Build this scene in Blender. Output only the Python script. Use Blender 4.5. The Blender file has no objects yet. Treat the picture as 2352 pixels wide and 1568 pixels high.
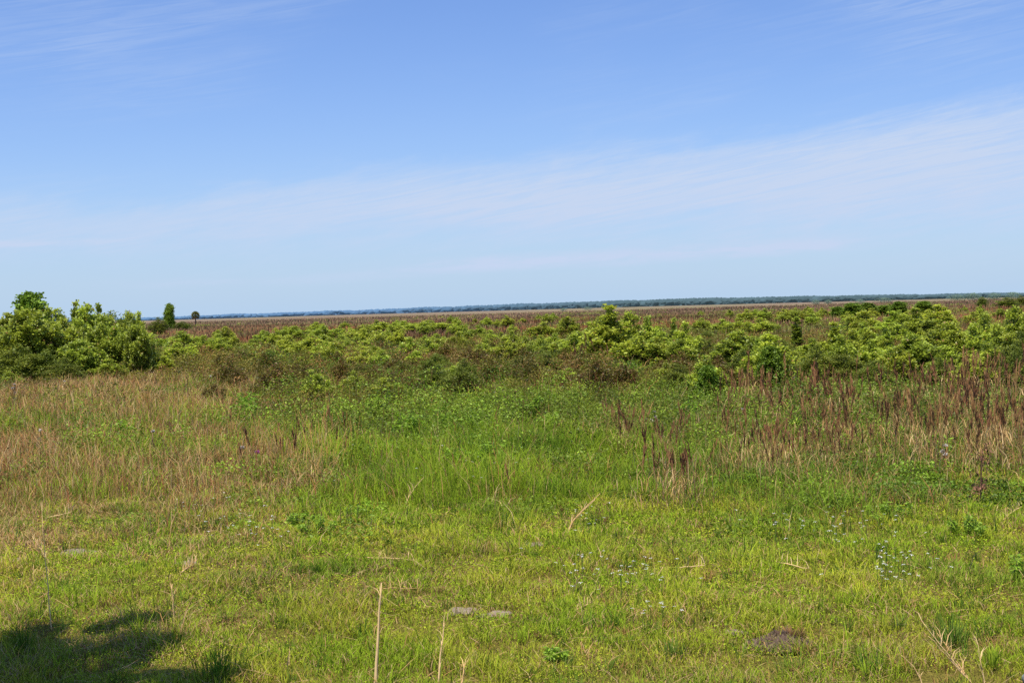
import bpy, math, random
import numpy as np
from mathutils import Matrix, Vector

rng = np.random.default_rng(7)
random.seed(7)
scene = bpy.context.scene
COL = scene.collection
R = math.radians

# ----------------------------------------------------------------------------
# camera geometry (all placements below are real ground positions derived from it)
# ----------------------------------------------------------------------------
W, H = 2352.0, 1568.0
F = 1176.0 / math.tan(R(39.6 / 2))
CAM_H = 3.5
PITCH = math.atan(76 / F)
ROLL = 0.028
fwd = np.array([0, math.cos(PITCH), -math.sin(PITCH)])
up0 = np.array([0, math.sin(PITCH), math.cos(PITCH)])
rt0 = np.array([1.0, 0, 0])
rt = rt0 * math.cos(ROLL) - up0 * math.sin(ROLL)
up = up0 * math.cos(ROLL) + rt0 * math.sin(ROLL)
CAM = np.array([0, 0, CAM_H])


def at(px, py, z=0.0):
    """ground point under the sight line of a photo position"""
    d = fwd * F + rt * (px - W / 2) - up * (py - H / 2)
    t = (z - CAM_H) / d[2]
    return CAM + d * t


def proj(x, y, z=0.0):
    dx, dy, dz = x, y, z - CAM_H
    f = dy * fwd[1] + dz * fwd[2]
    u = dx * rt[0] + dy * rt[1] + dz * rt[2]
    v = dx * up[0] + dy * up[1] + dz * up[2]
    return W / 2 + F * u / f, H / 2 - F * v / f


# ----------------------------------------------------------------------------
# smooth noise for the planting
# ----------------------------------------------------------------------------
class Noise:
    def __init__(s, seed, n=14):
        r = np.random.default_rng(seed)
        a = r.uniform(0, 2 * np.pi, n)
        f = r.uniform(0.5, 2.2, n)
        s.kx, s.ky, s.ph = f * np.cos(a), f * np.sin(a), r.uniform(0, 2 * np.pi, n)
        s.n = n

    def __call__(s, x, y, scale):
        x = np.asarray(x)[..., None] / scale * 2.5
        y = np.asarray(y)[..., None] / scale * 2.5
        return np.sin(x * s.kx + y * s.ky + s.ph).sum(-1) / math.sqrt(s.n / 2)   # about -2..2


def sstep(a, b, x):
    t = np.clip((x - a) / (b - a), 0, 1)
    return t * t * (3 - 2 * t)


def mixc(a, b, t):
    t = np.asarray(t)[..., None]
    return np.asarray(a) * (1 - t) + np.asarray(b) * t


# ----------------------------------------------------------------------------
# materials
# ----------------------------------------------------------------------------
def nt(mat):
    mat.use_nodes = True
    t = mat.node_tree
    t.nodes.clear()
    return t


def leaf_mat(name, trans=0.35, rough=0.55, spec=0.25, vary=0.0, gain=1.0, upn=0.0, haze=0.0):
    m = bpy.data.materials.new(name)
    t = nt(m)
    N, L = t.nodes, t.links
    out = N.new('ShaderNodeOutputMaterial')
    a = N.new('ShaderNodeAttribute'); a.attribute_name = 'Col'
    col = a.outputs['Color']
    hsv = N.new('ShaderNodeHueSaturation')
    L.new(col, hsv.inputs['Color'])
    hsv.inputs['Value'].default_value = gain
    if vary > 0:
        oi = N.new('ShaderNodeObjectInfo')
        mr = N.new('ShaderNodeMapRange')
        mr.inputs[3].default_value = gain * (1 - vary); mr.inputs[4].default_value = gain * (1 + vary)
        L.new(oi.outputs['Random'], mr.inputs[0]); L.new(mr.outputs[0], hsv.inputs['Value'])
        mu = N.new('ShaderNodeMath'); mu.operation = 'MULTIPLY'; mu.inputs[1].default_value = 7.31
        fr = N.new('ShaderNodeMath'); fr.operation = 'FRACT'
        mr2 = N.new('ShaderNodeMapRange'); mr2.inputs[3].default_value = 0.5 - vary * 0.07; mr2.inputs[4].default_value = 0.5 + vary * 0.05
        L.new(oi.outputs['Random'], mu.inputs[0]); L.new(mu.outputs[0], fr.inputs[0])
        L.new(fr.outputs[0], mr2.inputs[0]); L.new(mr2.outputs[0], hsv.inputs['Hue'])
    p = N.new('ShaderNodeBsdfPrincipled')
    p.inputs['Roughness'].default_value = rough
    p.inputs['Specular IOR Level'].default_value = spec
    L.new(hsv.outputs['Color'], p.inputs['Base Color'])
    tr = N.new('ShaderNodeBsdfTranslucent')
    L.new(hsv.outputs['Color'], tr.inputs['Color'])
    if upn > 0:      # blades in a dense sward share their light: soften the normals towards the sky
        g = N.new('ShaderNodeNewGeometry')
        sc = N.new('ShaderNodeVectorMath'); sc.operation = 'SCALE'; sc.inputs['Scale'].default_value = 1 - upn
        ad = N.new('ShaderNodeVectorMath'); ad.operation = 'ADD'; ad.inputs[1].default_value = (0, 0, upn)
        nm = N.new('ShaderNodeVectorMath'); nm.operation = 'NORMALIZE'
        L.new(g.outputs['Normal'], sc.inputs[0]); L.new(sc.outputs[0], ad.inputs[0]); L.new(ad.outputs[0], nm.inputs[0])
        L.new(nm.outputs[0], p.inputs['Normal'])
    if haze > 0:     # haze painted in: far leaves emit their own colour
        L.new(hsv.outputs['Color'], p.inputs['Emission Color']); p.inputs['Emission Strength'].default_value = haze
    mx = N.new('ShaderNodeMixShader'); mx.inputs[0].default_value = trans
    L.new(p.outputs[0], mx.inputs[1]); L.new(tr.outputs[0], mx.inputs[2])
    L.new(mx.outputs[0], out.inputs['Surface'])
    return m


def solid_mat(name, c1, c2, scale=8.0, rough=0.85, detail=6):
    m = bpy.data.materials.new(name)
    t = nt(m)
    N, L = t.nodes, t.links
    out = N.new('ShaderNodeOutputMaterial')
    p = N.new('ShaderNodeBsdfPrincipled'); p.inputs['Roughness'].default_value = rough
    p.inputs['Specular IOR Level'].default_value = 0.2
    tc = N.new('ShaderNodeTexCoord')
    no = N.new('ShaderNodeTexNoise'); no.inputs['Scale'].default_value = scale; no.inputs['Detail'].default_value = detail
    no.inputs['Roughness'].default_value = 0.7
    rp = N.new('ShaderNodeValToRGB')
    rp.color_ramp.elements[0].position = 0.35; rp.color_ramp.elements[0].color = (*c1, 1)
    rp.color_ramp.elements[1].position = 0.65; rp.color_ramp.elements[1].color = (*c2, 1)
    bp = N.new('ShaderNodeBump'); bp.inputs['Strength'].default_value = 0.6; bp.inputs['Distance'].default_value = 0.02
    L.new(tc.outputs['Object'], no.inputs['Vector'])
    L.new(no.outputs['Fac'], rp.inputs['Fac']); L.new(no.outputs['Fac'], bp.inputs['Height'])
    L.new(rp.outputs['Color'], p.inputs['Base Color']); L.new(bp.outputs['Normal'], p.inputs['Normal'])
    L.new(p.outputs[0], out.inputs['Surface'])
    return m


M_GRASS = leaf_mat('grass_blades', 0.35, 0.6, 0.1, upn=0.4)
M_DRY = leaf_mat('dry_grass', 0.25, 0.8, 0.05, upn=0.35)
M_UNDER = leaf_mat('undergrowth_leaves', 0.32, 0.5, 0.25, gain=1.12)
M_GUM = leaf_mat('sapling_leaves', 0.38, 0.45, 0.35, vary=0.18, upn=0.3)
M_MYRTLE = leaf_mat('dark_shrub_leaves', 0.25, 0.5, 0.3, vary=0.15)
M_STALK = leaf_mat('dry_stalk', 0.15, 0.85, 0.03, vary=0.2, upn=0.4)
M_FAR = leaf_mat('far_leaves_painted_haze', 0.05, 0.9, 0.0, upn=0.7, haze=0.6)
M_FLOWER = leaf_mat('white_bract', 0.3, 0.7, 0.05, upn=0.5)
M_BARK = solid_mat('sapling_bark', (0.035, 0.028, 0.02), (0.10, 0.08, 0.06), 12)
M_PALMBARK = solid_mat('palm_bark', (0.05, 0.04, 0.035), (0.14, 0.12, 0.10), 6)
M_SAND = solid_mat('bare_sandy_soil', (0.20, 0.145, 0.095), (0.44, 0.33, 0.23), 45)
M_SOIL = solid_mat('dark_turned_soil', (0.07, 0.042, 0.026), (0.24, 0.16, 0.105), 55)
M_STONE = solid_mat('mottled_stone', (0.05, 0.05, 0.05), (0.36, 0.37, 0.40), 14)


# ----------------------------------------------------------------------------
# numpy mesh building
# ----------------------------------------------------------------------------
def mesh_np(name, verts, loops, totals, cols, mat, matidx=None, mats=None):
    me = bpy.data.meshes.new(name)
    nv = len(verts)
    me.vertices.add(nv)
    me.vertices.foreach_set('co', np.ascontiguousarray(verts, dtype=np.float32).ravel())
    me.loops.add(len(loops))
    me.loops.foreach_set('vertex_index', np.ascontiguousarray(loops, dtype=np.int32))
    me.polygons.add(len(totals))
    starts = np.concatenate([[0], np.cumsum(totals)[:-1]]).astype(np.int32)
    me.polygons.foreach_set('loop_start', starts)
    me.polygons.foreach_set('loop_total', np.asarray(totals, dtype=np.int32))
    if matidx is not None:
        me.polygons.foreach_set('material_index', np.asarray(matidx, dtype=np.int32))
    me.update(calc_edges=True)
    if cols is not None:
        ca = me.color_attributes.new('Col', 'FLOAT_COLOR', 'POINT')
        c4 = np.ones((nv, 4), dtype=np.float32); c4[:, :3] = np.clip(cols, 0.002, 1)
        ca.data.foreach_set('color', c4.ravel())
    for mm in (mats or [mat]):
        me.materials.append(mm)
    return me


class Soup:
    """collects blades, leaves and tubes for one mesh"""
    def __init__(s):
        s.v, s.l, s.t, s.c, s.n = [], [], [], [], 0

    def _add(s, V, faces, C):
        # V (N,k,3), faces: list of index tuples in the k verts, C (N,k,3)
        N, k = V.shape[:2]
        off = (np.arange(N) * k + s.n)[:, None]
        L = np.concatenate([np.array(f)[None, :] + off for f in faces], axis=1)
        s.v.append(V.reshape(-1, 3)); s.c.append(C.reshape(-1, 3))
        s.l.append(L.ravel()); s.t.append(np.tile([len(f) for f in faces], N))
        s.n += N * k

    def blades(s, pos, h, w, lean, az, col_base, col_tip, curve=2.0, straight=False):
        N = len(pos)
        h, w, lean, az = [np.broadcast_to(np.asarray(a, float), (N,)) for a in (h, w, lean, az)]
        face = az + rng.uniform(-1.2, 1.2, N) + np.pi / 2
        wd = np.stack([np.cos(face), np.sin(face), np.zeros(N)], -1)
        ld = np.stack([np.cos(az), np.sin(az), np.zeros(N)], -1)
        V = np.zeros((N, 5, 3))
        tt = (0.0, 0.55, 1.0)
        def cen(t):
            z = h * t * np.cos(lean * t * 0.8)
            o = h * np.sin(lean) * t ** curve
            if straight:
                z = h * t * np.cos(lean) + .10 * h * t * (1 - t); o = h * t * np.sin(lean)
            return pos + ld * o[:, None] + np.stack([0 * z, 0 * z, z], -1)
        c0, c1, c2 = cen(0.0), cen(0.55), cen(1.0)
        V[:, 0] = c0 - wd * (w * .4)[:, None]; V[:, 1] = c0 + wd * (w * .4)[:, None]
        V[:, 2] = c1 + wd * (w * .5)[:, None]; V[:, 3] = c1 - wd * (w * .5)[:, None]
        V[:, 4] = c2
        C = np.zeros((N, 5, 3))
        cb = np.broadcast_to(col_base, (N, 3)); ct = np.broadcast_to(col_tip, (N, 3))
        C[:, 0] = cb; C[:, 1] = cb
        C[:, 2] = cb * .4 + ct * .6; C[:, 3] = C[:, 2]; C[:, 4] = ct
        s._add(V, [(0, 1, 2, 3), (3, 2, 4)], C)

    def leaves(s, pos, size, col, outdir=None, droop=0.3, aspect=0.8, upbias=0.8, lobed=False):
        N = len(pos)
        size = np.broadcast_to(np.asarray(size, float), (N,))
        a = rng.uniform(0, 2 * np.pi, N)
        d = np.stack([np.cos(a), np.sin(a), rng.normal(-droop, 0.4, N)], -1)
        if outdir is not None:
            d = d * 0.7 + outdir
        d /= np.linalg.norm(d, axis=1, keepdims=True) + 1e-9
        nrm = rng.normal(0, 0.6, (N, 3)) + np.array([0, 0, upbias])
        if outdir is not None:
            nrm += outdir * 0.4
        sd = np.cross(d, nrm); sd /= np.linalg.norm(sd, axis=1, keepdims=True) + 1e-9
        nn = np.cross(sd, d)
        S = size[:, None]
        fold = 0.22
        if lobed:
            # five lobes: a star shaped leaf
            V = np.zeros((N, 8, 3))
            pts = [(0, 0), (.5, .12), (.22, .42), (.52, .78), (0, 1.0), (-.52, .78), (-.22, .42), (-.5, .12)]
            for i, (u, vv) in enumerate(pts):
                V[:, i] = pos + S * (sd * u * aspect * 1.15 + d * vv - nn * (fold * abs(u) + .18 * vv * vv))
            C = np.repeat(np.broadcast_to(col, (N, 3))[:, None], 8, 1).copy()
            s._add(V, [(0, 1, 2), (2, 3, 4), (0, 2, 4, 6), (4, 5, 6), (6, 7, 0)], C)
            return
        V = np.zeros((N, 4, 3))
        V[:, 0] = pos
        V[:, 1] = pos + S * (d * .5 + sd * .5 * aspect + nn * -fold * .5)
        V[:, 2] = pos + S * (d * 1.0 - nn * .18)
        V[:, 3] = pos + S * (d * .5 - sd * .5 * aspect + nn * -fold * .5)
        C = np.repeat(np.broadcast_to(col, (N, 3))[:, None], 4, 1)
        s._add(V, [(0, 1, 2), (0, 2, 3)], C.copy())

    def tube(s, pts, radii, col, sides=5):
        pts = np.asarray(pts, float)
        n = len(pts)
        V = []
        for i in range(n):
            tdir = pts[min(i + 1, n - 1)] - pts[max(i - 1, 0)]
            tdir /= np.linalg.norm(tdir) + 1e-9
            a = np.cross(tdir, [0.31, 0.92, 0.2]); a /= np.linalg.norm(a) + 1e-9
            b = np.cross(tdir, a)
            for k in range(sides):
                th = 2 * math.pi * k / sides
                V.append(pts[i] + radii[i] * (a * math.cos(th) + b * math.sin(th)))
        V = np.array(V)
        faces = []
        for i in range(n - 1):
            for k in range(sides):
                k2 = (k + 1) % sides
                faces.append((i * sides + k, i * sides + k2, (i + 1) * sides + k2, (i + 1) * sides + k))
        faces.append(tuple((n - 1) * sides + k for k in range(sides)))
        col = np.asarray(col, float)
        C = np.broadcast_to(col, (1, len(V), 3)) if col.ndim == 1 else np.repeat(col, sides, 0)[None]
        s._add(V[None], faces, np.array(C))

    def build(s, name, mat, parent=None, smooth=False):
        me = s.mesh(name, mat)
        return link(name, me, parent)

    def mesh(s, name, mat):
        return mesh_np(name, np.concatenate(s.v), np.concatenate(s.l), np.concatenate(s.t), np.concatenate(s.c), mat)


def link(name, me, parent=None):
    o = bpy.data.objects.new(name, me)
    COL.objects.link(o)
    if parent is not None:
        o.parent = parent
    return o


def empty(name, loc=(0, 0, 0), rz=0.0, scale=(1, 1, 1)):
    o = bpy.data.objects.new(name, None)
    o.empty_display_size = 0.2
    COL.objects.link(o)
    o.location = loc; o.rotation_euler = (0, 0, rz); o.scale = scale
    return o


def tag(o, label=None, cat=None, group=None, kind=None):
    if label: o['label'] = label
    if cat: o['category'] = cat
    if group: o['group'] = group
    if kind: o['kind'] = kind
    return o


def region_pts(n, y0, y1, margin=1.22, pw=0.0):
    """n points on the ground between distances y0 and y1, density per area ~ y**-pw"""
    # area element ~ y dy ; with weight y**(1-pw)
    u = rng.uniform(0, 1, n)
    e = 2 - pw
    if abs(e) < 1e-6:
        y = y0 * (y1 / y0) ** u
    else:
        y = (y0 ** e + u * (y1 ** e - y0 ** e)) ** (1 / e)
    x = rng.uniform(-1, 1, n) * (0.36 * y * margin + 1.0)
    return x, y


N1, N2, N3, N4, N5, N6 = [Noise(k) for k in (11, 22, 33, 44, 55, 66)]

# colours (linear albedo)
G_BRIGHT = np.array([0.34, 0.47, 0.022])
G_YEL = np.array([0.48, 0.51, 0.035])
G_DEEP = np.array([0.11, 0.21, 0.012])
G_COOL = np.array([0.17, 0.28, 0.028])
TAN = np.array([0.55, 0.31, 0.088])
STRAW = np.array([0.70, 0.50, 0.24])
BROWN = np.array([0.27, 0.13, 0.05])
RUST = np.array([0.30, 0.10, 0.032])
OLIVE = np.array([0.19, 0.175, 0.018])

# ----------------------------------------------------------------------------
# ground
# ----------------------------------------------------------------------------
PATCHES = [  # bare sandy patches in the mown grass: px, py, half width px, half height px
    (175, 1265, 75, 9), (430, 1290, 40, 7), (1060, 1398, 48, 14), (1225, 1247, 34, 9),
    (1140, 1405, 60, 8), (30, 1285, 45, 8), (1690, 1447, 40, 8), (1780, 1466, 60, 16)]
PW = []
for (px, py, hw, hh) in PATCHES:
    c = at(px, py); e = at(px + hw, py); f = at(px, py - hh)
    PW.append((c[0], c[1], abs(e[0] - c[0]), abs(f[1] - c[1])))


def in_patch(x, y, grow=1.0):
    m = np.zeros(np.shape(x))
    for (cx, cy, rx, ry) in PW:
        d = ((x - cx) / (rx * grow)) ** 2 + ((y - cy) / (ry * grow)) ** 2
        m = np.maximum(m, 1 - sstep(0.5, 1.3, d + 0.35 * N5(x, y, 0.5)))
    return m


def zone_tan(x, y):
    """0..1: how dry and straw coloured the grass is at a place"""
    px, py = proj(x, y)
    left = 1 - sstep(420, 860, px + 60 * N1(x, y, 6))
    band = sstep(22, 27, y + 1.5 * N2(x, y, 5)) * (1 - sstep(75, 100, y))
    t = 0.64 * left * (0.44 + 0.56 * band) + 0.20 * left * N6(x, y, 6)
    t = t * (1 - .55 * np.exp(-((py - 985 + 14 * N1(x, y, 5)) / 34) ** 2))
    right = sstep(1480, 1700, px + 50 * N2(x, y, 5)) * sstep(22, 26, y) * (1 - sstep(48, 60, y))
    t = np.maximum(t, 0.24 * right)
    t = t + 0.13 * N3(x, y, 2.5) + 0.10 * N4(x, y, 0.9)
    return np.clip(t, 0, 1)


def make_ground():
    def spaced(lo, hi, n, p=2.6):
        u = np.linspace(-1, 1, n)
        s = np.sign(u) * np.abs(u) ** p
        return np.where(s < 0, -s * lo, s * hi)
    xs = spaced(-9000, 9000, 141)
    ys = np.concatenate([np.linspace(-300, 0, 8)[:-1], 2 + 12000 * np.linspace(0, 1, 170) ** 3.2])
    X, Y = np.meshgrid(xs, ys)
    Z = -0.03 + 0.02 * N1(X, Y, 4) * np.exp(-Y / 120)
    V = np.stack([X, Y, Z], -1).reshape(-1, 3)
    ny, nx = X.shape
    i = np.arange(ny - 1)[:, None] * nx + np.arange(nx - 1)[None]
    q = np.stack([i, i + 1, i + 1 + nx, i + nx], -1).reshape(-1, 4)
    me = mesh_np('ground', V, q.ravel(), np.full(len(q), 4), None, None, mats=[ground_mat()])
    o = link('ground', me)
    tag(o, kind='structure')
    for p in me.polygons:
        p.use_smooth = True
    return o


def ground_mat():
    m = bpy.data.materials.new('prairie_ground')
    t = nt(m); N, L = t.nodes, t.links
    out = N.new('ShaderNodeOutputMaterial')
    p = N.new('ShaderNodeBsdfPrincipled'); p.inputs['Roughness'].default_value = 0.95; p.inputs['Specular IOR Level'].default_value = 0.0
    geo = N.new('ShaderNodeNewGeometry')
    sep = N.new('ShaderNodeSeparateXYZ'); L.new(geo.outputs['Position'], sep.inputs[0])

    def math_(op, a, b=None, c=None):
        n = N.new('ShaderNodeMath'); n.operation = op
        for i, v in enumerate((a, b, c)):
            if v is None: continue
            if isinstance(v, (int, float)): n.inputs[i].default_value = v
            else: L.new(v, n.inputs[i])
        return n.outputs[0]

    ymax = math_('MAXIMUM', sep.outputs['Y'], 5.0)
    lg = math_('LOGARITHM', ymax, 10.0)           # 10 m -> 1, 100 m -> 2, 1000 m -> 3
    # noise to break up the bands; strongly stretched along x for the far plain
    mp = N.new('ShaderNodeMapping'); mp.vector_type = 'POINT'
    mp.inputs['Scale'].default_value = (0.012, 0.03, 1)
    L.new(geo.outputs['Position'], mp.inputs[0])
    n1 = N.new('ShaderNodeTexNoise'); n1.inputs['Scale'].default_value = 1.0; n1.inputs['Detail'].default_value = 5
    L.new(mp.outputs[0], n1.inputs['Vector'])
    mp2 = N.new('ShaderNodeMapping'); mp2.inputs['Scale'].default_value = (0.0022, 0.012, 1); mp2.inputs['Location'].default_value = (3.1, 7.7, 0)
    L.new(geo.outputs['Position'], mp2.inputs[0])
    n2 = N.new('ShaderNodeTexNoise'); n2.inputs['Scale'].default_value = 1.0; n2.inputs['Detail'].default_value = 7; n2.inputs['Roughness'].default_value = 0.62
    L.new(mp2.outputs[0], n2.inputs['Vector'])
    n3 = N.new('ShaderNodeTexNoise'); n3.inputs['Scale'].default_value = 3.0; n3.inputs['Detail'].default_value = 9; n3.inputs['Roughness'].default_value = 0.7
    L.new(geo.outputs['Position'], n3.inputs['Vector'])

    lg2 = math_('ADD', lg, math_('MULTIPLY', math_('SUBTRACT', n1.outputs['Fac'], 0.5), 0.35))
    fac = math_('DIVIDE', math_('SUBTRACT', lg2, 1.0), 3.0)      # 10 m..10 km -> 0..1
    rp = N.new('ShaderNodeValToRGB'); cr = rp.color_ramp
    L.new(fac, rp.inputs['Fac'])
    stops = [(0.0, (0.20, 0.19, 0.045)), (0.13, (0.19, 0.18, 0.045)), (0.22, (0.11, 0.10, 0.03)), (0.36, (0.14, 0.11, 0.045)),
             (0.45, (0.20, 0.09, 0.04)), (0.58, (0.21, 0.105, 0.06)), (0.66, (0.25, 0.165, 0.115)), (0.80, (0.255, 0.185, 0.15)), (0.92, (0.25, 0.195, 0.17))]
    cr.elements[0].position, cr.elements[0].color = stops[0][0], (*stops[0][1], 1)
    cr.elements[1].position, cr.elements[1].color = stops[-1][0], (*stops[-1][1], 1)
    for pos, c in stops[1:-1]:
        e = cr.elements.new(pos); e.color = (*c, 1)
    # green and dark strips of marsh in the far plain
    r2 = N.new('ShaderNodeValToRGB'); c2 = r2.color_ramp
    c2.elements[0].position = 0.50; c2.elements[0].color = (0, 0, 0, 1)
    c2.elements[1].position = 0.60; c2.elements[1].color = (1, 1, 1, 1)
    L.new(n2.outputs['Fac'], r2.inputs['Fac'])
    far = N.new('ShaderNodeMapRange'); far.inputs[1].default_value = 2.3; far.inputs[2].default_value = 2.7
    L.new(lg, far.inputs[0])
    mxa = N.new('ShaderNodeMix'); mxa.data_type = 'RGBA'
    L.new(math_('MULTIPLY', math_('MULTIPLY', r2.outputs['Color'], far.outputs[0]), 0.9), mxa.inputs[0])
    L.new(rp.outputs['Color'], mxa.inputs[6]); mxa.inputs[7].default_value = (0.23, 0.26, 0.09, 1)
    r3 = N.new('ShaderNodeValToRGB'); c3 = r3.color_ramp
    c3.elements[0].position = 0.40; c3.elements[0].color = (1, 1, 1, 1)
    c3.elements[1].position = 0.48; c3.elements[1].color = (0, 0, 0, 1)
    L.new(n2.outputs['Fac'], r3.inputs['Fac'])
    mxb = N.new('ShaderNodeMix'); mxb.data_type = 'RGBA'
    L.new(math_('MULTIPLY', math_('MULTIPLY', r3.outputs['Color'], far.outputs[0]), 0.7), mxb.inputs[0])
    L.new(mxa.outputs[2], mxb.inputs[6]); mxb.inputs[7].default_value = (0.16, 0.11, 0.09, 1)
    # fine mottling
    mr = N.new('ShaderNodeMapRange'); mr.inputs[1].default_value = 0.3; mr.inputs[2].default_value = 0.7; mr.inputs[3].default_value = 0.62; mr.inputs[4].default_value = 1.35
    L.new(n3.outputs['Fac'], mr.inputs[0])
    mul = N.new('ShaderNodeVectorMath'); mul.operation = 'SCALE'
    L.new(mxb.outputs[2], mul.inputs[0]); L.new(mr.outputs[0], mul.inputs['Scale'])
    # thatch: small dead bits and crumbs between the plants
    n4 = N.new('ShaderNodeTexNoise'); n4.inputs['Scale'].default_value = 45.0; n4.inputs['Detail'].default_value = 8; n4.inputs['Roughness'].default_value = 0.75
    L.new(geo.outputs['Position'], n4.inputs['Vector'])
    rt_ = N.new('ShaderNodeValToRGB'); ct = rt_.color_ramp
    ct.elements[0].position = 0.38; ct.elements[0].color = (0.35, 0.30, 0.28, 1)
    ct.elements[1].position = 0.66; ct.elements[1].color = (1.7, 1.5, 1.3, 1)
    L.new(n4.outputs['Fac'], rt_.inputs['Fac'])
    near = N.new('ShaderNodeMapRange'); near.inputs[1].default_value = 60.0; near.inputs[2].default_value = 30.0
    L.new(sep.outputs['Y'], near.inputs[0])
    th = N.new('ShaderNodeMix'); th.data_type = 'RGBA'; th.blend_type = 'MULTIPLY'
    L.new(near.outputs[0], th.inputs[0]); L.new(mul.outputs[0], th.inputs[6]); L.new(rt_.outputs['Color'], th.inputs[7])
    bp = N.new('ShaderNodeBump'); bp.inputs['Strength'].default_value = 0.8; bp.inputs['Distance'].default_value = 0.02
    L.new(n4.outputs['Fac'], bp.inputs['Height']); L.new(bp.outputs['Normal'], p.inputs['Normal'])
    L.new(th.outputs[2], p.inputs['Base Color'])
    L.new(p.outputs[0], out.inputs['Surface'])
    return m


make_ground()


def sheet(name, cx, cy, rx, ry, mat, z=0.0, seed=0, bump=0.0):
    r = np.random.default_rng(seed)
    n, rings = 40, 7
    V = [(0, 0, bump)]
    ph = r.uniform(0, 6.28, 6)
    for k in range(1, rings + 1):
        for i in range(n):
            a = 2 * math.pi * i / n
            f = 1 + sum(0.16 / (j + 1) * 2 * math.sin((j + 2) * a + ph[j]) for j in range(6))
            q = k / rings
            V.append((math.cos(a) * rx * f * q, math.sin(a) * ry * f * q, bump * (1 - q * q) + (r.normal(0, bump * .22) if k < rings else -0.02)))
    faces = [(0, 1 + i, 1 + (i + 1) % n) for i in range(n)]
    for k in range(rings - 1):
        for i in range(n):
            a, b = 1 + k * n + i, 1 + k * n + (i + 1) % n
            faces.append((a, a + n, b + n, b))
    me = bpy.data.meshes.new(name); me.from_pydata(V, [], faces); me.materials.append(mat)
    for p in me.polygons: p.use_smooth = bump == 0
    o = link(name, me); o.location = (cx, cy, z)
    return o


for i, (cx, cy, rx, ry) in enumerate(PW[:-1]):
    tag(sheet('sand_patch', cx, cy, rx * .6, ry * .65, M_SAND, -0.008, i), kind='structure')

# ----------------------------------------------------------------------------
# grass (stuff)
# ----------------------------------------------------------------------------
def pick(n, palette, p):
    idx = rng.choice(len(palette), n, p=p)
    return np.array(palette)[idx]


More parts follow.
